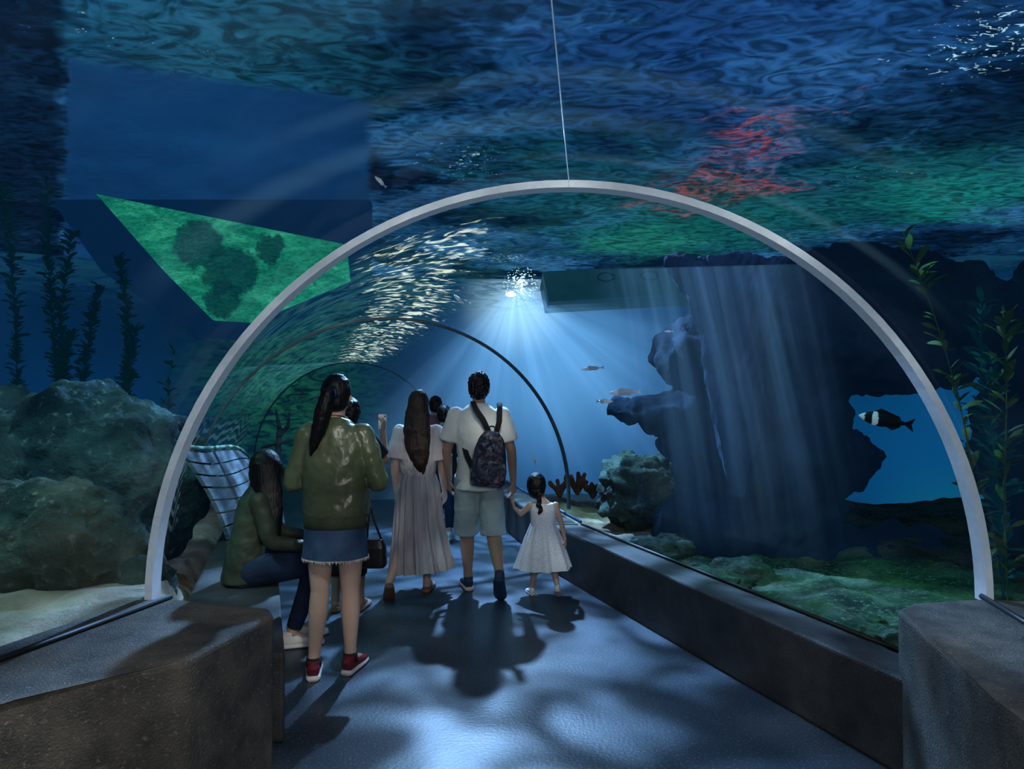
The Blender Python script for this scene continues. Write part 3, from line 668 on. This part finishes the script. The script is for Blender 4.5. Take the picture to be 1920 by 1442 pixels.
class Fig: pass
def make(base,s,label,skin,legs,arms,torso=None,right=(1,0,0),neck=None,hc=None,F=(0,1,0),hs=1.0,wid=1.0,voxel=.0075):
    f=Fig(); f.s=s; f.base=V((base[0],base[1],base[2] if len(base)>2 else 0))
    S=lambda p: V(p)*s
    f.torso=torso or [((0,0,.86),(.15,.105)),((0,0,.95),(.155,.108)),((0,0,1.06),(.122,.09)),((0,.0,1.2),(.14,.105)),((0,-.005,1.33),(.15,.095)),((0,-.01,1.41),(.10,.06)),((0,0,1.45),(.055,.055))]
    f.right=V(right); f.legs=legs; f.arms=arms
    neck=neck or (0,0,1.44); hc=V(hc or (0,.025,1.585)); f.hc=hc; f.F=V(F).normalized(); f.wid=wid; f.hs=hs
    U=V((0,0,1)); Rr=f.F.cross(U).normalized(); U=Rr.cross(f.F).normalized(); f.R=Rr; f.U=U
    bm=bmesh.new()
    loft(bm,[S(p) for p,_ in f.torso],[(a*s*wid,b*s) for _,(a,b) in f.torso],right=right,n=28,sup=2.3)
    nk=V(neck); limb(bm,[S(nk-V((0,0,.05))),S(nk),S(hc-U*.07*hs-f.F*.01)],[.056*s,.05*s,.05*s])
    ax=(Rr,f.F,U); h=s*hs
    ell(bm,S(hc),(.074*h,.09*h,.105*h),ax,24)
    ell(bm,S(hc)+(f.F*.022-U*.052)*h,(.056*h,.066*h,.064*h),ax,20)
    ell(bm,S(hc)+(f.F*.094-U*.024)*h,(.0115*h,.017*h,.022*h),ax,10)
    ell(bm,S(hc)+(f.F*.084-U*.066)*h,(.022*h,.01*h,.009*h),ax,10)
    for sg in(-1,1): ell(bm,S(hc)+(Rr*.075*sg-U*.015-f.F*.008)*h,(.01*h,.019*h,.03*h),ax,10)
    for hip,knee,ank,toe in legs:
        hip,knee,ank=V(hip),V(knee),V(ank); th=hip.lerp(knee,.35); cf=knee.lerp(ank,.3)
        pts=[hip,th,knee,cf,ank.lerp(knee,.15),ank]; rd=[.086,.078,.053,.055,.034,.036]
        limb(bm,[S(p) for p in pts],[r*s*(.5+.5*wid) for r in rd])
        t=V(toe).normalized(); dn=V((0,0,-1))
        limb(bm,[S(ank-t*.02)+S(dn*.03),S(ank+t*.05+dn*.03),S(ank+t*.13+dn*.05)],[.033*s,.033*s,.024*s])
    for i,(sh,el,wr,hd,nm,curl) in enumerate(arms):
        sh,el,wr=V(sh),V(el),V(wr)
        pts=[sh,sh.lerp(el,.4),el,el.lerp(wr,.3),wr]; rd=[.048,.042,.036,.036,.024]
        limb(bm,[S(p) for p in pts],[r*s*(.6+.4*wid) for r in rd])
        hand(bm,S(wr),hd,nm,curl,1 if i==0 else -1,s*(1.0 if hs<=1.02 else 1.05))
    b=remeshed('person',bm,skin,voxel=voxel*max(s,.6),smooth=2,loc=f.base,label=label,cat='person'); f.body=b
    for sg in(-1,1):
        e=bmesh.new(); ell(e,S(hc)+(f.F*.078+Rr*.03*sg+U*.004)*h,.0115*h,seg=10); obj('eye',tomesh(e,'eye'),m_black,parent=b)
    return f
def sleeve(bm,f,arm,upto,r0,r1,r2):
    s=f.s; sh,el,wr=[V(a)*s for a in arm[:3]]
    if upto<=1:
        e=sh.lerp(el,upto); loft(bm,[sh,sh.lerp(e,.5),e],[r0*s,(r0*.5+r1*.5)*s,r1*s],n=18); ell(bm,sh,r0*s,seg=16)
    else:
        e=el.lerp(wr,upto-1); limb(bm,[sh,sh.lerp(el,.5),el,el.lerp(e,.5),e],[r0*s,(r0+r1)/2*s,r1*s,(r1+r2)/2*s,r2*s],n=18,endcap=(True,False))
def top(f,name,mat,rings,sl,label=None,wr=.012,ws=.09,voxel=.009):
    s=f.s; bm=bmesh.new()
    loft(bm,[V(p)*s for p,_ in rings],[(a*s,b*s) for _,(a,b) in rings],right=f.right,n=36,sup=2.3)
    for arm,(u,a,b,c) in zip(f.arms,sl):
        if u: sleeve(bm,f,arm,u,a,b,c)
    return remeshed(name,bm,mat,voxel=voxel*max(s,.6),smooth=4,wr=wr*s,wscale=ws*s,parent=f.body,label=label)
def skirt(f,name,mat,rings,nf=14,amp=.05,label=None,right=(1,0,0),seed=0):
    s=f.s; bm=bmesh.new(); rr=[];pp=[]
    n=8
    for i in range(len(rings)-1):
        for k in range(n):
            t=k/n; p=V(rings[i][0]).lerp(V(rings[i+1][0]),t); r=[rings[i][1][q]*(1-t)+rings[i+1][1][q]*t for q in(0,1)]
            pp.append(p*s); rr.append((r[0]*s,r[1]*s))
    pp.append(V(rings[-1][0])*s); rr.append((rings[-1][1][0]*s,rings[-1][1][1]*s))
    def fold(t,a): return 1+amp*(.3+.7*t)*(math.sin(a*nf+2*math.sin(a*2+seed)+t*1.5)+.4*math.sin(a*int(nf*1.7)+seed))*.7
    loft(bm,pp,rr,right=right,n=160,caps=False,fold=fold)
    return obj(name,tomesh(bm,name),mat,parent=f.body,label=label)
def shoe(f,leg,m1,m2,name='shoe',label=None,pitch=0,low=False,L=.255):
    s=f.s; ank=V(leg[2])*s; t=V(leg[3]); t=V((t.x,t.y,0)).normalized(); R=t.cross(V((0,0,1)))
    def put(bm):
        M4=Matrix.Rotation(pitch,4,'X')
        B=Matrix(((R.x,t.x,0,ank.x),(R.y,t.y,0,ank.y),(0,0,1,ank.z),(0,0,0,1)))
        for v in bm.verts: v.co=B@(M4@v.co)
    y0=-.06; ys=[y0,y0+.015,y0+.06,y0+.12,y0+.18,y0+.225,y0+L]
    bm=bmesh.new()
    wd=[.022,.034,.036,.041,.045,.04,.018]; ht=[.05,.062,.062,.044,.03,.024,.012]
    if low: ht=[.02,.025,.02,.014,.012,.012,.008]
    loft(bm,[V((0,y*s,(-.068+h*.62)*s)) for y,h in zip(ys,ht)],[(w_*s,h*.62*s) for w_,h in zip(wd,ht)],right=(1,0,0),n=20,sup=2.4)
    if not low: loft(bm,[V((0,-.01*s,-.03*s)),V((0,-.012*s,.02*s))],[(.036*s,.045*s),(.036*s,.044*s)],n=20)
    put(bm); sh=remeshed(name,bm,m1,voxel=.006,smooth=3,parent=f.body,label=label)
    bm=bmesh.new()
    loft(bm,[V((0,(y+(-.004 if i==0 else .004 if i==6 else 0))*s,-.07*s)) for i,y in enumerate(ys)],[((w_+.005)*s,.014*s) for w_ in wd],right=(1,0,0),n=20,sup=3)
    put(bm); obj('sole',tomesh(bm,'sole'),m2,parent=sh)
    return sh
def haircap(bm,f,up=.016,back=.014,k=1.0):
    s=f.s*f.hs; c=f.hc*f.s+(f.U*up-f.F*back)*s
    ell(bm,c,(.084*s*k,.095*s*k,.103*s*k),(f.R,f.F,f.U),24)
    ell(bm,c-(f.U*.05+f.F*.03)*s,(.074*s*k,.062*s*k,.07*s*k),(f.R,f.F,f.U),20)

# 1 standing woman, ponytail, bomber jacket
f=make((-.965,3.74),.97,'woman with black ponytail, olive bomber jacket and denim skirt, standing',m_skin,
  legs=[((-.085,0,.88),(-.088,.01,.48),(-.115,-.02,.085),(-.25,1,0)),((.085,0,.88),(.08,.02,.48),(.072,.06,.085),(.2,1,0))],
  arms=[((-.15,-.005,1.355),(-.235,.0,1.09),(-.13,.24,1.14),(.5,.8,.25),(.5,-.3,.6),.5),((.15,-.005,1.355),(.24,.0,1.1),(.15,.24,1.18),(-.4,.8,.4),(-.5,-.3,.6),.5)])
jr=[((0,0,.885),(.168,.128)),((0,0,.925),(.186,.144)),((0,-.005,1.05),(.180,.14)),((0,-.01,1.2),(.178,.135)),((0,-.01,1.32),(.17,.115)),((0,-.01,1.395),(.13,.085)),((0,0,1.45),(.068,.065))]
jk=top(f,'bomber_jacket',m_olive,jr,[(1.9,.070,.062,.046),(1.9,.070,.062,.046)],wr=.026,ws=.09)
bm=bmesh.new(); loft(bm,[V((0,0,.815)),V((0,0,.84)),V((0,0,.885))],[(.168,.128),(.172,.131),(.177,.138)],n=48); obj('hem_band',tomesh(bm,'hem_band'),m_rib,parent=jk)
bm=bmesh.new(); loft(bm,[V((0,0,1.355)),V((0,.005,1.39)),V((0,.01,1.415))],[(.085,.08),(.066,.062),(.062,.058)],n=32); obj('collar',tomesh(bm,'collar'),m_rib,parent=jk)
skirt(f,'denim_skirt',m_denim,[((0,0,.92),(.155,.115)),((0,0,.84),(.170,.132)),((0,.0,.675),(.184,.145))],nf=5,amp=.012)
bm=bmesh.new(); rr=random.Random(2)
for k in range(170):
    a=2*math.pi*k/170; x,y=.179*math.cos(a),.141*math.sin(a); z=.657; l=rr.uniform(.008,.026)
    v=[bm.verts.new((x-.002,y,z)),bm.verts.new((x+.003,y,z)),bm.verts.new((x+.001+rr.uniform(-.004,.004),y,z-l))]; bm.faces.new(v)
obj('frayed_hem',tomesh(bm,'frayed_hem'),m_sole,parent=f.body,kind='stuff')
bm=bmesh.new(); haircap(bm,f,k=1.02); s=f.s; h0=f.hc*s
limb(bm,[h0+V((-.005,-.095,.015)),h0+V((-.015,-.135,.0)),h0+V((-.03,-.155,-.08)),h0+V((-.055,-.15,-.18)),h0+V((-.085,-.145,-.27)),h0+V((-.1,-.14,-.32))],[.03,.036,.046,.042,.026,.008],n=12)
hr=remeshed('hair',bm,m_hb,voxel=.007,smooth=2,wr=.012,wscale=.03,parent=f.body)
bm=bmesh.new(); ell(bm,h0+V((-.008,-.115,.008)),(.036,.014,.032),seg=14); obj('hair_tie',tomesh(bm,'hair_tie'),M('blue_tie',(.03,.09,.4),bump=0),parent=hr)
for lg in f.legs: shoe(f,lg,m_maroon,m_sole,name='sneaker',label='maroon canvas sneaker with white sole')
for lg in f.legs:
    bm=bmesh.new(); a=V(lg[2])*s; loft(bm,[a+V((0,0,-.02)),a+V((0,0,.03))],[.04,.039],n=20); obj('sock',tomesh(bm,'sock'),m_blk,parent=f.body)
bm=bmesh.new(); loft(bm,[(0,0,-.1),(0,0,-.085),(0,0,.02),(0,0,.06)],[(.06,.03),(.075,.045),(.07,.04),(.05,.02)],n=24,sup=4)
bag=remeshed('handbag',bm,M('black_leather',(.01,.01,.012),rough=.35,bump=.2),voxel=.006,smooth=3,loc=(-.78,3.86,.66),label='small black leather handbag hanging at the hip',cat='bag')
bm=bmesh.new(); loft(bm,[V((-.05,0,.04)),V((-.06,.01,.16)),V((-.065,.02,.26)),V((-.03,.02,.27)),V((.0,.01,.16)),V((.05,0,.04))],[.006]*6,n=8); obj('strap',tomesh(bm,'strap'),m_black,parent=bag)

# 2 seated woman
Fd=V((.93,.36,0)).normalized(); Rt=V((Fd.y,-Fd.x,0)); 
def sp(fw,z,lat=0): return tuple(Fd*fw+Rt*lat+V((0,0,z)))
f=make((-1.60,4.15),.97,'woman with long black hair and dark green jacket, sitting on bench',m_skin,
  legs=[(sp(.03,.50,-.09),sp(.42,.52,-.09),sp(.30,.085,-.09),tuple(Fd)),(sp(.03,.50,.09),sp(.41,.51,.09),sp(.255,.085,.09),tuple(Fd))],
  arms=[(sp(.06,.93,-.14),sp(.18,.69,-.17),sp(.42,.63,-.1),(.9,.2,-.1),(0,0,-1),.5),(sp(.06,.93,.14),sp(.13,.68,.16),sp(.38,.62,.1),(.9,.4,-.1),(0,0,-1),.5)],
  torso=[(sp(0,.42),(.14,.11)),(sp(0,.52),(.135,.105)),(sp(.01,.64),(.11,.08)),(sp(.025,.78),(.12,.088)),(sp(.045,.90),(.125,.082)),(sp(.06,.97),(.085,.055)),(sp(.07,1.0),(.05,.05))],
  right=tuple(Rt),neck=sp(.08,1.0),hc=sp(.11,1.115),F=(.88,.46,-.12))
top(f,'jacket',m_dolive,[(sp(-.02,.43),(.158,.14)),(sp(-.02,.52),(.152,.125)),(sp(0,.68),(.135,.108)),(sp(.02,.8),(.138,.105)),(sp(.04,.91),(.135,.095)),(sp(.06,.975),(.10,.07)),(sp(.07,1.005),(.06,.06))],[(1.9,.058,.048,.037),(1.9,.058,.048,.037)],wr=.02,ws=.09)
bm=bmesh.new(); s=f.s
loft(bm,[V(sp(-.02,.415))*s,V(sp(-.02,.56))*s],[(.15*s,.12*s),(.14*s,.105*s)],right=tuple(Rt),n=24)
for lg in f.legs:
    h_,k_,a_=V(lg[0]),V(lg[1]),V(lg[2])
    limb(bm,[h_*s,h_.lerp(k_,.35)*s,k_*s,k_.lerp(a_,.3)*s,k_.lerp(a_,.92)*s],[.098*s,.092*s,.068*s,.066*s,.048*s],endcap=(True,False))
remeshed('jeans',bm,m_jean,voxel=.009,smooth=2,wr=.005,parent=f.body)
for lg in f.legs: shoe(f,lg,m_white,m_sole,name='sneaker',label='white sneaker')
bm=bmesh.new(); haircap(bm,f,k=1.04); h0=f.hc*s
ell(bm,h0+Rt*.028-V((0,0,.03))+Fd*.012,(.068,.088,.12),(Rt,Fd,V((0,0,1))),20)
loft(bm,[h0+V((-.02,-.01,.04)),h0-Fd*.025+V((0,0,-.08)),h0-Fd*.045+V((0,0,-.2)),h0-Fd*.05+V((0,0,-.32)),h0-Fd*.03+V((0,0,-.46))],[(.088,.08),(.095,.075),(.10,.06),(.085,.045),(.04,.02)],right=tuple(Rt),n=24)
loft(bm,[h0+Rt*.05+V((0,0,0)),h0+Rt*.085+Fd*.01+V((0,0,-.15)),h0+Rt*.125+Fd*.01+V((0,0,-.27)),h0+Rt*.145+Fd*.02+V((0,0,-.38)),h0+Rt*.15+Fd*.03+V((0,0,-.48))],[(.045,.08),(.04,.085),(.032,.078),(.026,.06),(.012,.02)],right=tuple(Rt),n=24)
remeshed('hair',bm,m_hb,voxel=.008,smooth=3,wr=.006,wscale=.05,parent=f.body)

# 3 woman in long dress
f=make((-.727,5.30),.92,'woman with long brown hair and pale dusty-pink dress, walking',m_skin,
  legs=[((-.085,0,.88),(-.09,-.03,.48),(-.20,-.24,.16),(-.2,1,0)),((.085,0,.88),(.075,.05,.48),(.07,.04,.085),(.1,1,0))],
  arms=[((-.15,0,1.35),(-.19,-.05,1.08),(-.185,-.0,.84),(.0,.15,-1),(.8,.4,0),.35),((.15,0,1.35),(.195,.02,1.08),(.21,.1,.85),(.05,.2,-1),(-.8,.4,0),.35)])
top(f,'blouse',m_dress,[((0,0,.97),(.13,.11)),((0,0,1.04),(.15,.125)),((0,0,1.15),(.165,.13)),((0,-.005,1.29),(.165,.115)),((0,0,1.38),(.13,.085)),((0,0,1.425),(.075,.065))],[(.85,.066,.10,.05),(.85,.066,.10,.05)],wr=.022,ws=.06)
skirt(f,'long_skirt',m_dress2,[((0,0,1.03),(.13,.11)),((0,0,.92),(.17,.14)),((.01,-.01,.55),(.205,.175)),((.04,-.03,.20),(.26,.23))],nf=17,amp=.13,seed=1)
bm=bmesh.new(); loft(bm,[V((0,0,.925)),V((0,0,.955))],[(.124,.105),(.124,.105)],n=40); obj('waistband',tomesh(bm,'waistband'),m_dress2,parent=f.body)
bm=bmesh.new(); haircap(bm,f,k=1.06); s=f.s; h0=f.hc*s
loft(bm,[h0+V((0,-.04,.04)),h0+V((0,-.075,-.08)),h0+V((.0,-.105,-.2)),h0+V((.01,-.125,-.34)),h0+V((.03,-.125,-.46)),h0+V((.045,-.115,-.54))],[(.07,.06),(.095,.055),(.105,.045),(.095,.035),(.06,.025),(.02,.012)],n=26)
remeshed('hair',bm,m_hbr,voxel=.008,smooth=2,wr=.012,wscale=.05,parent=f.body)
shoe(f,f.legs[0],m_sand2,m_sand2,name='sandal',low=True,pitch=-.7); shoe(f,f.legs[1],m_sand2,m_sand2,name='sandal',low=True)

# 4 man
f=make((-.255,5.25),1.0,'man in white t-shirt and pale shorts with patterned backpack, walking',m_skin2,
  legs=[((-.09,0,.89),(-.1,.09,.49),(-.09,.14,.085),(-.25,1,0)),((.09,0,.89),(.11,-.0,.49),(.165,-.22,.20),(.1,1,0))],
  arms=[((-.175,0,1.375),(-.245,-.02,1.1),(-.235,.08,.87),(.0,.25,-1),(.8,.4,0),.5),((.175,0,1.375),(.25,-.01,1.1),(.265,.03,.86),(.05,.15,-1),(-.8,.4,0),.75)],wid=1.1)
top(f,'t_shirt',m_white,[((0,0,.81),(.18,.14)),((0,0,.95),(.17,.135)),((0,-.005,1.08),(.166,.13)),((0,-.01,1.24),(.182,.13)),((0,-.01,1.35),(.185,.112)),((0,-.01,1.41),(.14,.08)),((0,0,1.455),(.072,.066))],[(.74,.066,.080,.06),(.74,.066,.080,.06)],wr=.022,ws=.09)
bm=bmesh.new(); 
loft(bm,[V((0,0,.8)),V((0,0,.95))],[(.168,.13),(.162,.125)],n=28)
for lg in f.legs:
    hp_,kn=V(lg[0]),V(lg[1]); loft(bm,[hp_+V((0,0,.02)),hp_.lerp(kn,.45),hp_.lerp(kn,1.08)],[(.097,.112),(.097,.107),(.10,.107)],n=24)
remeshed('shorts',bm,m_short,voxel=.009,smooth=3,wr=.02,wscale=.08,parent=f.body)
bm=bmesh.new(); haircap(bm,f,up=.022,back=.012,k=1.0); remeshed('hair',bm,m_hb,voxel=.007,smooth=1,wr=.03,wscale=.02,parent=f.body)
shoe(f,f.legs[0],m_navy,m_sole,name='sneaker',label='navy mesh sneaker'); shoe(f,f.legs[1],m_navy,m_navy,name='sneaker',label='navy mesh sneaker with raised heel',pitch=-.85)
bm=bmesh.new()
loft(bm,[(0,0,-.205),(0,0,-.185),(0,-.01,-.08),(0,0,.06),(0,.01,.15),(0,.02,.2)],[(.11,.05),(.128,.07),(.132,.078),(.118,.07),(.09,.05),(.05,.03)],n=32,sup=3)
bp=remeshed('backpack',bm,pack_mat(),voxel=.008,smooth=4,wr=.01,loc=(-.165,5.035,1.06),label='dark multicoloured patterned backpack worn on the back',cat='backpack')
bp.rotation_euler=(0,.08,0)
bm=bmesh.new(); loft(bm,[(0,-.0,-.165),(0,-.01,-.145),(0,-.01,-.05),(0,0,-.03)],[(.078,.03),(.09,.04),(.09,.04),(.075,.02)],n=24,sup=3.5)
pk=remeshed('front_pocket',bm,pack_mat(),voxel=.007,smooth=3,parent=bp,loc=(0,-.07,0))
for q in([V((-.02,.03,.19)),V((-.07,.015,.28)),V((-.13,.01,.355)),V((-.16,.08,.405)),V((-.165,.17,.39))],[V((.03,.03,.18)),V((.05,.015,.28)),V((.045,.02,.36)),V((.04,.08,.41)),V((.035,.17,.395))],[V((-.11,.03,-.1)),V((-.17,.05,0)),V((-.2,.12,.06))]):
    b=bmesh.new(); loft(b,q,[(.02,.006)]*len(q),right=(1,0,0),n=12,sup=3); obj('strap',tomesh(b,'strap'),m_blk,parent=bp)
b=bmesh.new(); pts=[V((.028*math.cos(t),.01,.21+.028*math.sin(t))) for t in [math.pi*k/12 for k in range(13)]]; loft(b,pts,[.006]*13,right=(0,1,0),n=8); obj('top_handle',tomesh(b,'top_handle'),m_blk,parent=bp)

# 5 girl
s5=.945/1.7
f=make((.235,5.2),s5,'little girl with dark braid and white lace dress, walking',m_skin,
  legs=[((-.09,0,.80),(-.1,.05,.44),(-.15,.07,.085),(-.3,1,0)),((.09,0,.80),(.13,.0,.44),(.19,-.14,.17),(.15,1,0))],
  arms=[((-.17,0,1.24),(-.3,.02,1.12),(-.39,.04,1.2),(-.35,.0,.95),(.8,.3,0),.8),((.17,0,1.24),(.25,0,1.0),(.30,-.02,.78),(.1,.1,-1),(-.8,.4,0),.35)],
  torso=[((0,0,.78),(.16,.13)),((0,0,.88),(.155,.13)),((0,0,.98),(.145,.12)),((0,0,1.1),(.15,.12)),((0,0,1.2),(.155,.11)),((0,0,1.28),(.1,.07)),((0,0,1.32),(.055,.055))],
  neck=(0,0,1.31),hc=(-.09,.02,1.5),hs=1.55,voxel=.008)
gd=girl_dress()
top(f,'dress_bodice',gd,[((0,0,.92),(.165,.14)),((0,0,1.05),(.17,.14)),((0,0,1.18),(.175,.13)),((0,0,1.27),(.15,.09))],[(0,0,0,0),(0,0,0,0)],wr=.01)
skirt(f,'dress_skirt',gd,[((0,0,1.0),(.165,.14)),((0,0,.8),(.25,.22)),((0,-.01,.4),(.385,.33))],nf=10,amp=.09,seed=2)
bm=bmesh.new(); haircap(bm,f,k=1.03); h0=f.hc*f.s
pl=[h0+V((.01,-.085,-.03))+V((.02*k/8+.012*math.sin(k*2.2),-.005*k/8,-.02*k)) for k in range(9)]
limb(bm,pl,[.018 if k%2 else .013 for k in range(9)],n=10); ell(bm,h0+V((0,-.01,.06)),(.05,.05,.04),seg=14)
remeshed('hair',bm,m_hb,voxel=.005,smooth=1,wr=.006,wscale=.02,parent=f.body)
for lg,pp_ in zip(f.legs,(0,-.6)): shoe(f,lg,m_white,m_sole,name='shoe',label='small white shoe',pitch=pp_)

# 6 visitor hidden behind the ponytail woman, holding a phone
f=make((-1.16,4.85),.885,'person in black clothes holding up a phone',m_skin2,
  legs=[((-.085,0,.88),(-.09,.02,.48),(-.1,-.0,.085),(-.1,1,0)),((.085,0,.88),(.08,.02,.48),(.09,.03,.085),(.1,1,0))],
  arms=[((-.165,0,1.37),(-.22,.05,1.12),(-.1,.3,1.3),(.2,.6,.8),(.5,-.3,.3),.7),((.165,0,1.37),(.27,.1,1.2),(.24,.2,1.42),(.05,.2,1),(-.8,.3,.3),.7)],voxel=.009)
top(f,'black_top',m_blk,[((0,0,.85),(.18,.14)),((0,0,1.05),(.165,.13)),((0,0,1.3),(.18,.125)),((0,0,1.41),(.13,.08)),((0,0,1.45),(.065,.06))],[(.8,.07,.07,.05),(.8,.07,.07,.05)])
bm=bmesh.new(); s=f.s; loft(bm,[V((0,0,.8))*s,V((0,0,.95))*s],[(.17*s,.13*s),(.16*s,.12*s)],n=24)
for lg in f.legs: limb(bm,[V(lg[0])*s,V(lg[1])*s,V(lg[1]).lerp(V(lg[2]),.5)*s],[.095*s,.07*s,.062*s],endcap=(True,False))
remeshed('trousers',bm,m_blk,voxel=.01,parent=f.body)
bm=bmesh.new(); haircap(bm,f,k=1.1); remeshed('hair',bm,m_hb,voxel=.008,wr=.02,wscale=.03,parent=f.body)
for lg in f.legs: shoe(f,lg,m_sand2,m_sand2,name='sandal',low=True)
bm=bmesh.new(); bmesh.ops.create_cube(bm,size=1,matrix=Matrix.Diagonal((.06,.009,.11,1))); bmesh.ops.bevel(bm,geom=list(bm.edges),offset=.003,segments=2,affect='EDGES')
ph=obj('phone',tomesh(bm,'phone'),M('white_phone',(.7,.72,.75),rough=.3,bump=0),smooth=False,loc=(-.96,5.06,1.33),label='white mobile phone held up to take a picture',cat='phone')
bm=bmesh.new(); ell(bm,(.02,-.006,.04),(.006,.002,.006),seg=10); obj('camera_lens',tomesh(bm,'camera_lens'),m_black,parent=ph)

# 7, 8 visitors further on
def walker(base,s,label,mt,mb):
    f=make(base,s,label,m_skin,
      legs=[((-.085,0,.88),(-.09,.08,.48),(-.1,.12,.085),(-.1,1,0)),((.085,0,.88),(.08,-.02,.48),(.09,-.18,.12),(.1,1,0))],
      arms=[((-.165,0,1.37),(-.22,-.02,1.1),(-.19,.15,.92),(.1,.4,-.9),(.8,.3,0),.5),((.165,0,1.37),(.22,.0,1.1),(.18,.2,1.05),(-.1,.9,.1),(-.6,.3,.3),.5)],voxel=.01)
    top(f,'top',mt,[((0,0,.85),(.18,.14)),((0,0,1.05),(.165,.13)),((0,0,1.3),(.18,.125)),((0,0,1.41),(.13,.08)),((0,0,1.45),(.065,.06))],[(1.5,.07,.06,.045),(1.5,.07,.06,.045)])
    bm=bmesh.new(); loft(bm,[V((0,0,.8))*s,V((0,0,.95))*s],[(.17*s,.13*s),(.16*s,.12*s)],n=24)
    for lg in f.legs: limb(bm,[V(lg[0])*s,V(lg[1])*s,V(lg[1]).lerp(V(lg[2]),.85)*s],[.095*s,.07*s,.05*s],endcap=(True,False))
    remeshed('trousers',bm,mb,voxel=.011,parent=f.body)
    bm=bmesh.new(); haircap(bm,f,k=1.08); remeshed('hair',bm,m_hb,voxel=.009,wr=.02,wscale=.03,parent=f.body)
    for lg in f.legs: shoe(f,lg,m_white,m_sole,name='shoe')
walker((-.72,7.2),.83,'person in dark top walking ahead of the couple',m_blk,m_jean)
walker((-.93,8.3),.88,'person in pinkish top walking further along the tunnel',M('rose_top',(.3,.12,.14)),m_blk)

# ------------------------------------------------------------ lights
def lightobj(kind,name,loc,target,energy,color,size=.1,angle=60,blend=.5,gobo=None,thr=(.4,.62),lo=.15):
    ld=bpy.data.lights.new(name,kind); ld.energy=energy; ld.color=color
    if kind=='AREA': ld.size=size
    else: ld.shadow_soft_size=size
    if kind=='SPOT': ld.spot_size=math.radians(angle); ld.spot_blend=blend
    o=bpy.data.objects.new(name,ld); COL.objects.link(o); o.location=loc
    o.rotation_euler=(V(target)-V(loc)).to_track_quat('-Z','Y').to_euler()
    if gobo:
        ld.use_nodes=True; t=NT(ld.node_tree)
        em=[n for n in t.n if n.type=='EMISSION'][0]
        tc=t.new('ShaderNodeTexCoord').outputs['Normal']
        n=t.noise(t.mapping(tc,scale=(1,1.5,.3)),gobo,2,.5,1.0)
        t.link(t.mapr(n,thr[0],thr[1],lo,1.9),em.inputs['Strength'])
    return o
lightobj('SPOT','key_lamp',(-.35,7.7,4.1),(-.2,4.2,0),1900,(.33,.6,1.0),.06,100,.4,gobo=12,thr=(.42,.66),lo=.22)
lightobj('SPOT','tunnel_front_lamp',(.2,.6,4.0),(0,3.0,0),260,(.85,.84,.76),.1,110,.6,gobo=15,thr=(.48,.66),lo=.08)
lightobj('AREA','fill_lamp',(.5,-.8,2.3),(-.6,4,.9),42,(.98,.9,.8),.8)
lightobj('SPOT','boulder_lamp',(-3.2,2.9,4.1),(-3.1,4.8,.3),280,(.42,.92,.95),.12,80,.8,gobo=12,thr=(.38,.65),lo=.2)
lightobj('SPOT','seabed_lamp',(2.5,4.6,4.0),(2.35,4.8,0),330,(.18,.95,.55),.1,52,.9,gobo=16,lo=.12)
lightobj('SPOT','sand_lamp',(.9,8.5,4.0),(1.0,7.2,0),380,(.4,.9,.8),.15,42,.8,gobo=12,lo=.3)
lightobj('SPOT','rock_lamp',(1.6,4.6,4.1),(2.2,6.4,1.4),110,(.22,.45,.95),.2,60,.9,gobo=8,lo=.2)
lightobj('SPOT','hull_lamp',(-3.0,7.0,4.0),(-2.8,6.3,0),100,(.45,.7,.95),.2,80,.9,gobo=9,lo=.3)
lightobj('SPOT','kelp_lamp',(3.0,3.2,4.0),(2.8,4.4,1.8),7,(.7,.95,.5),.2,60,.9)
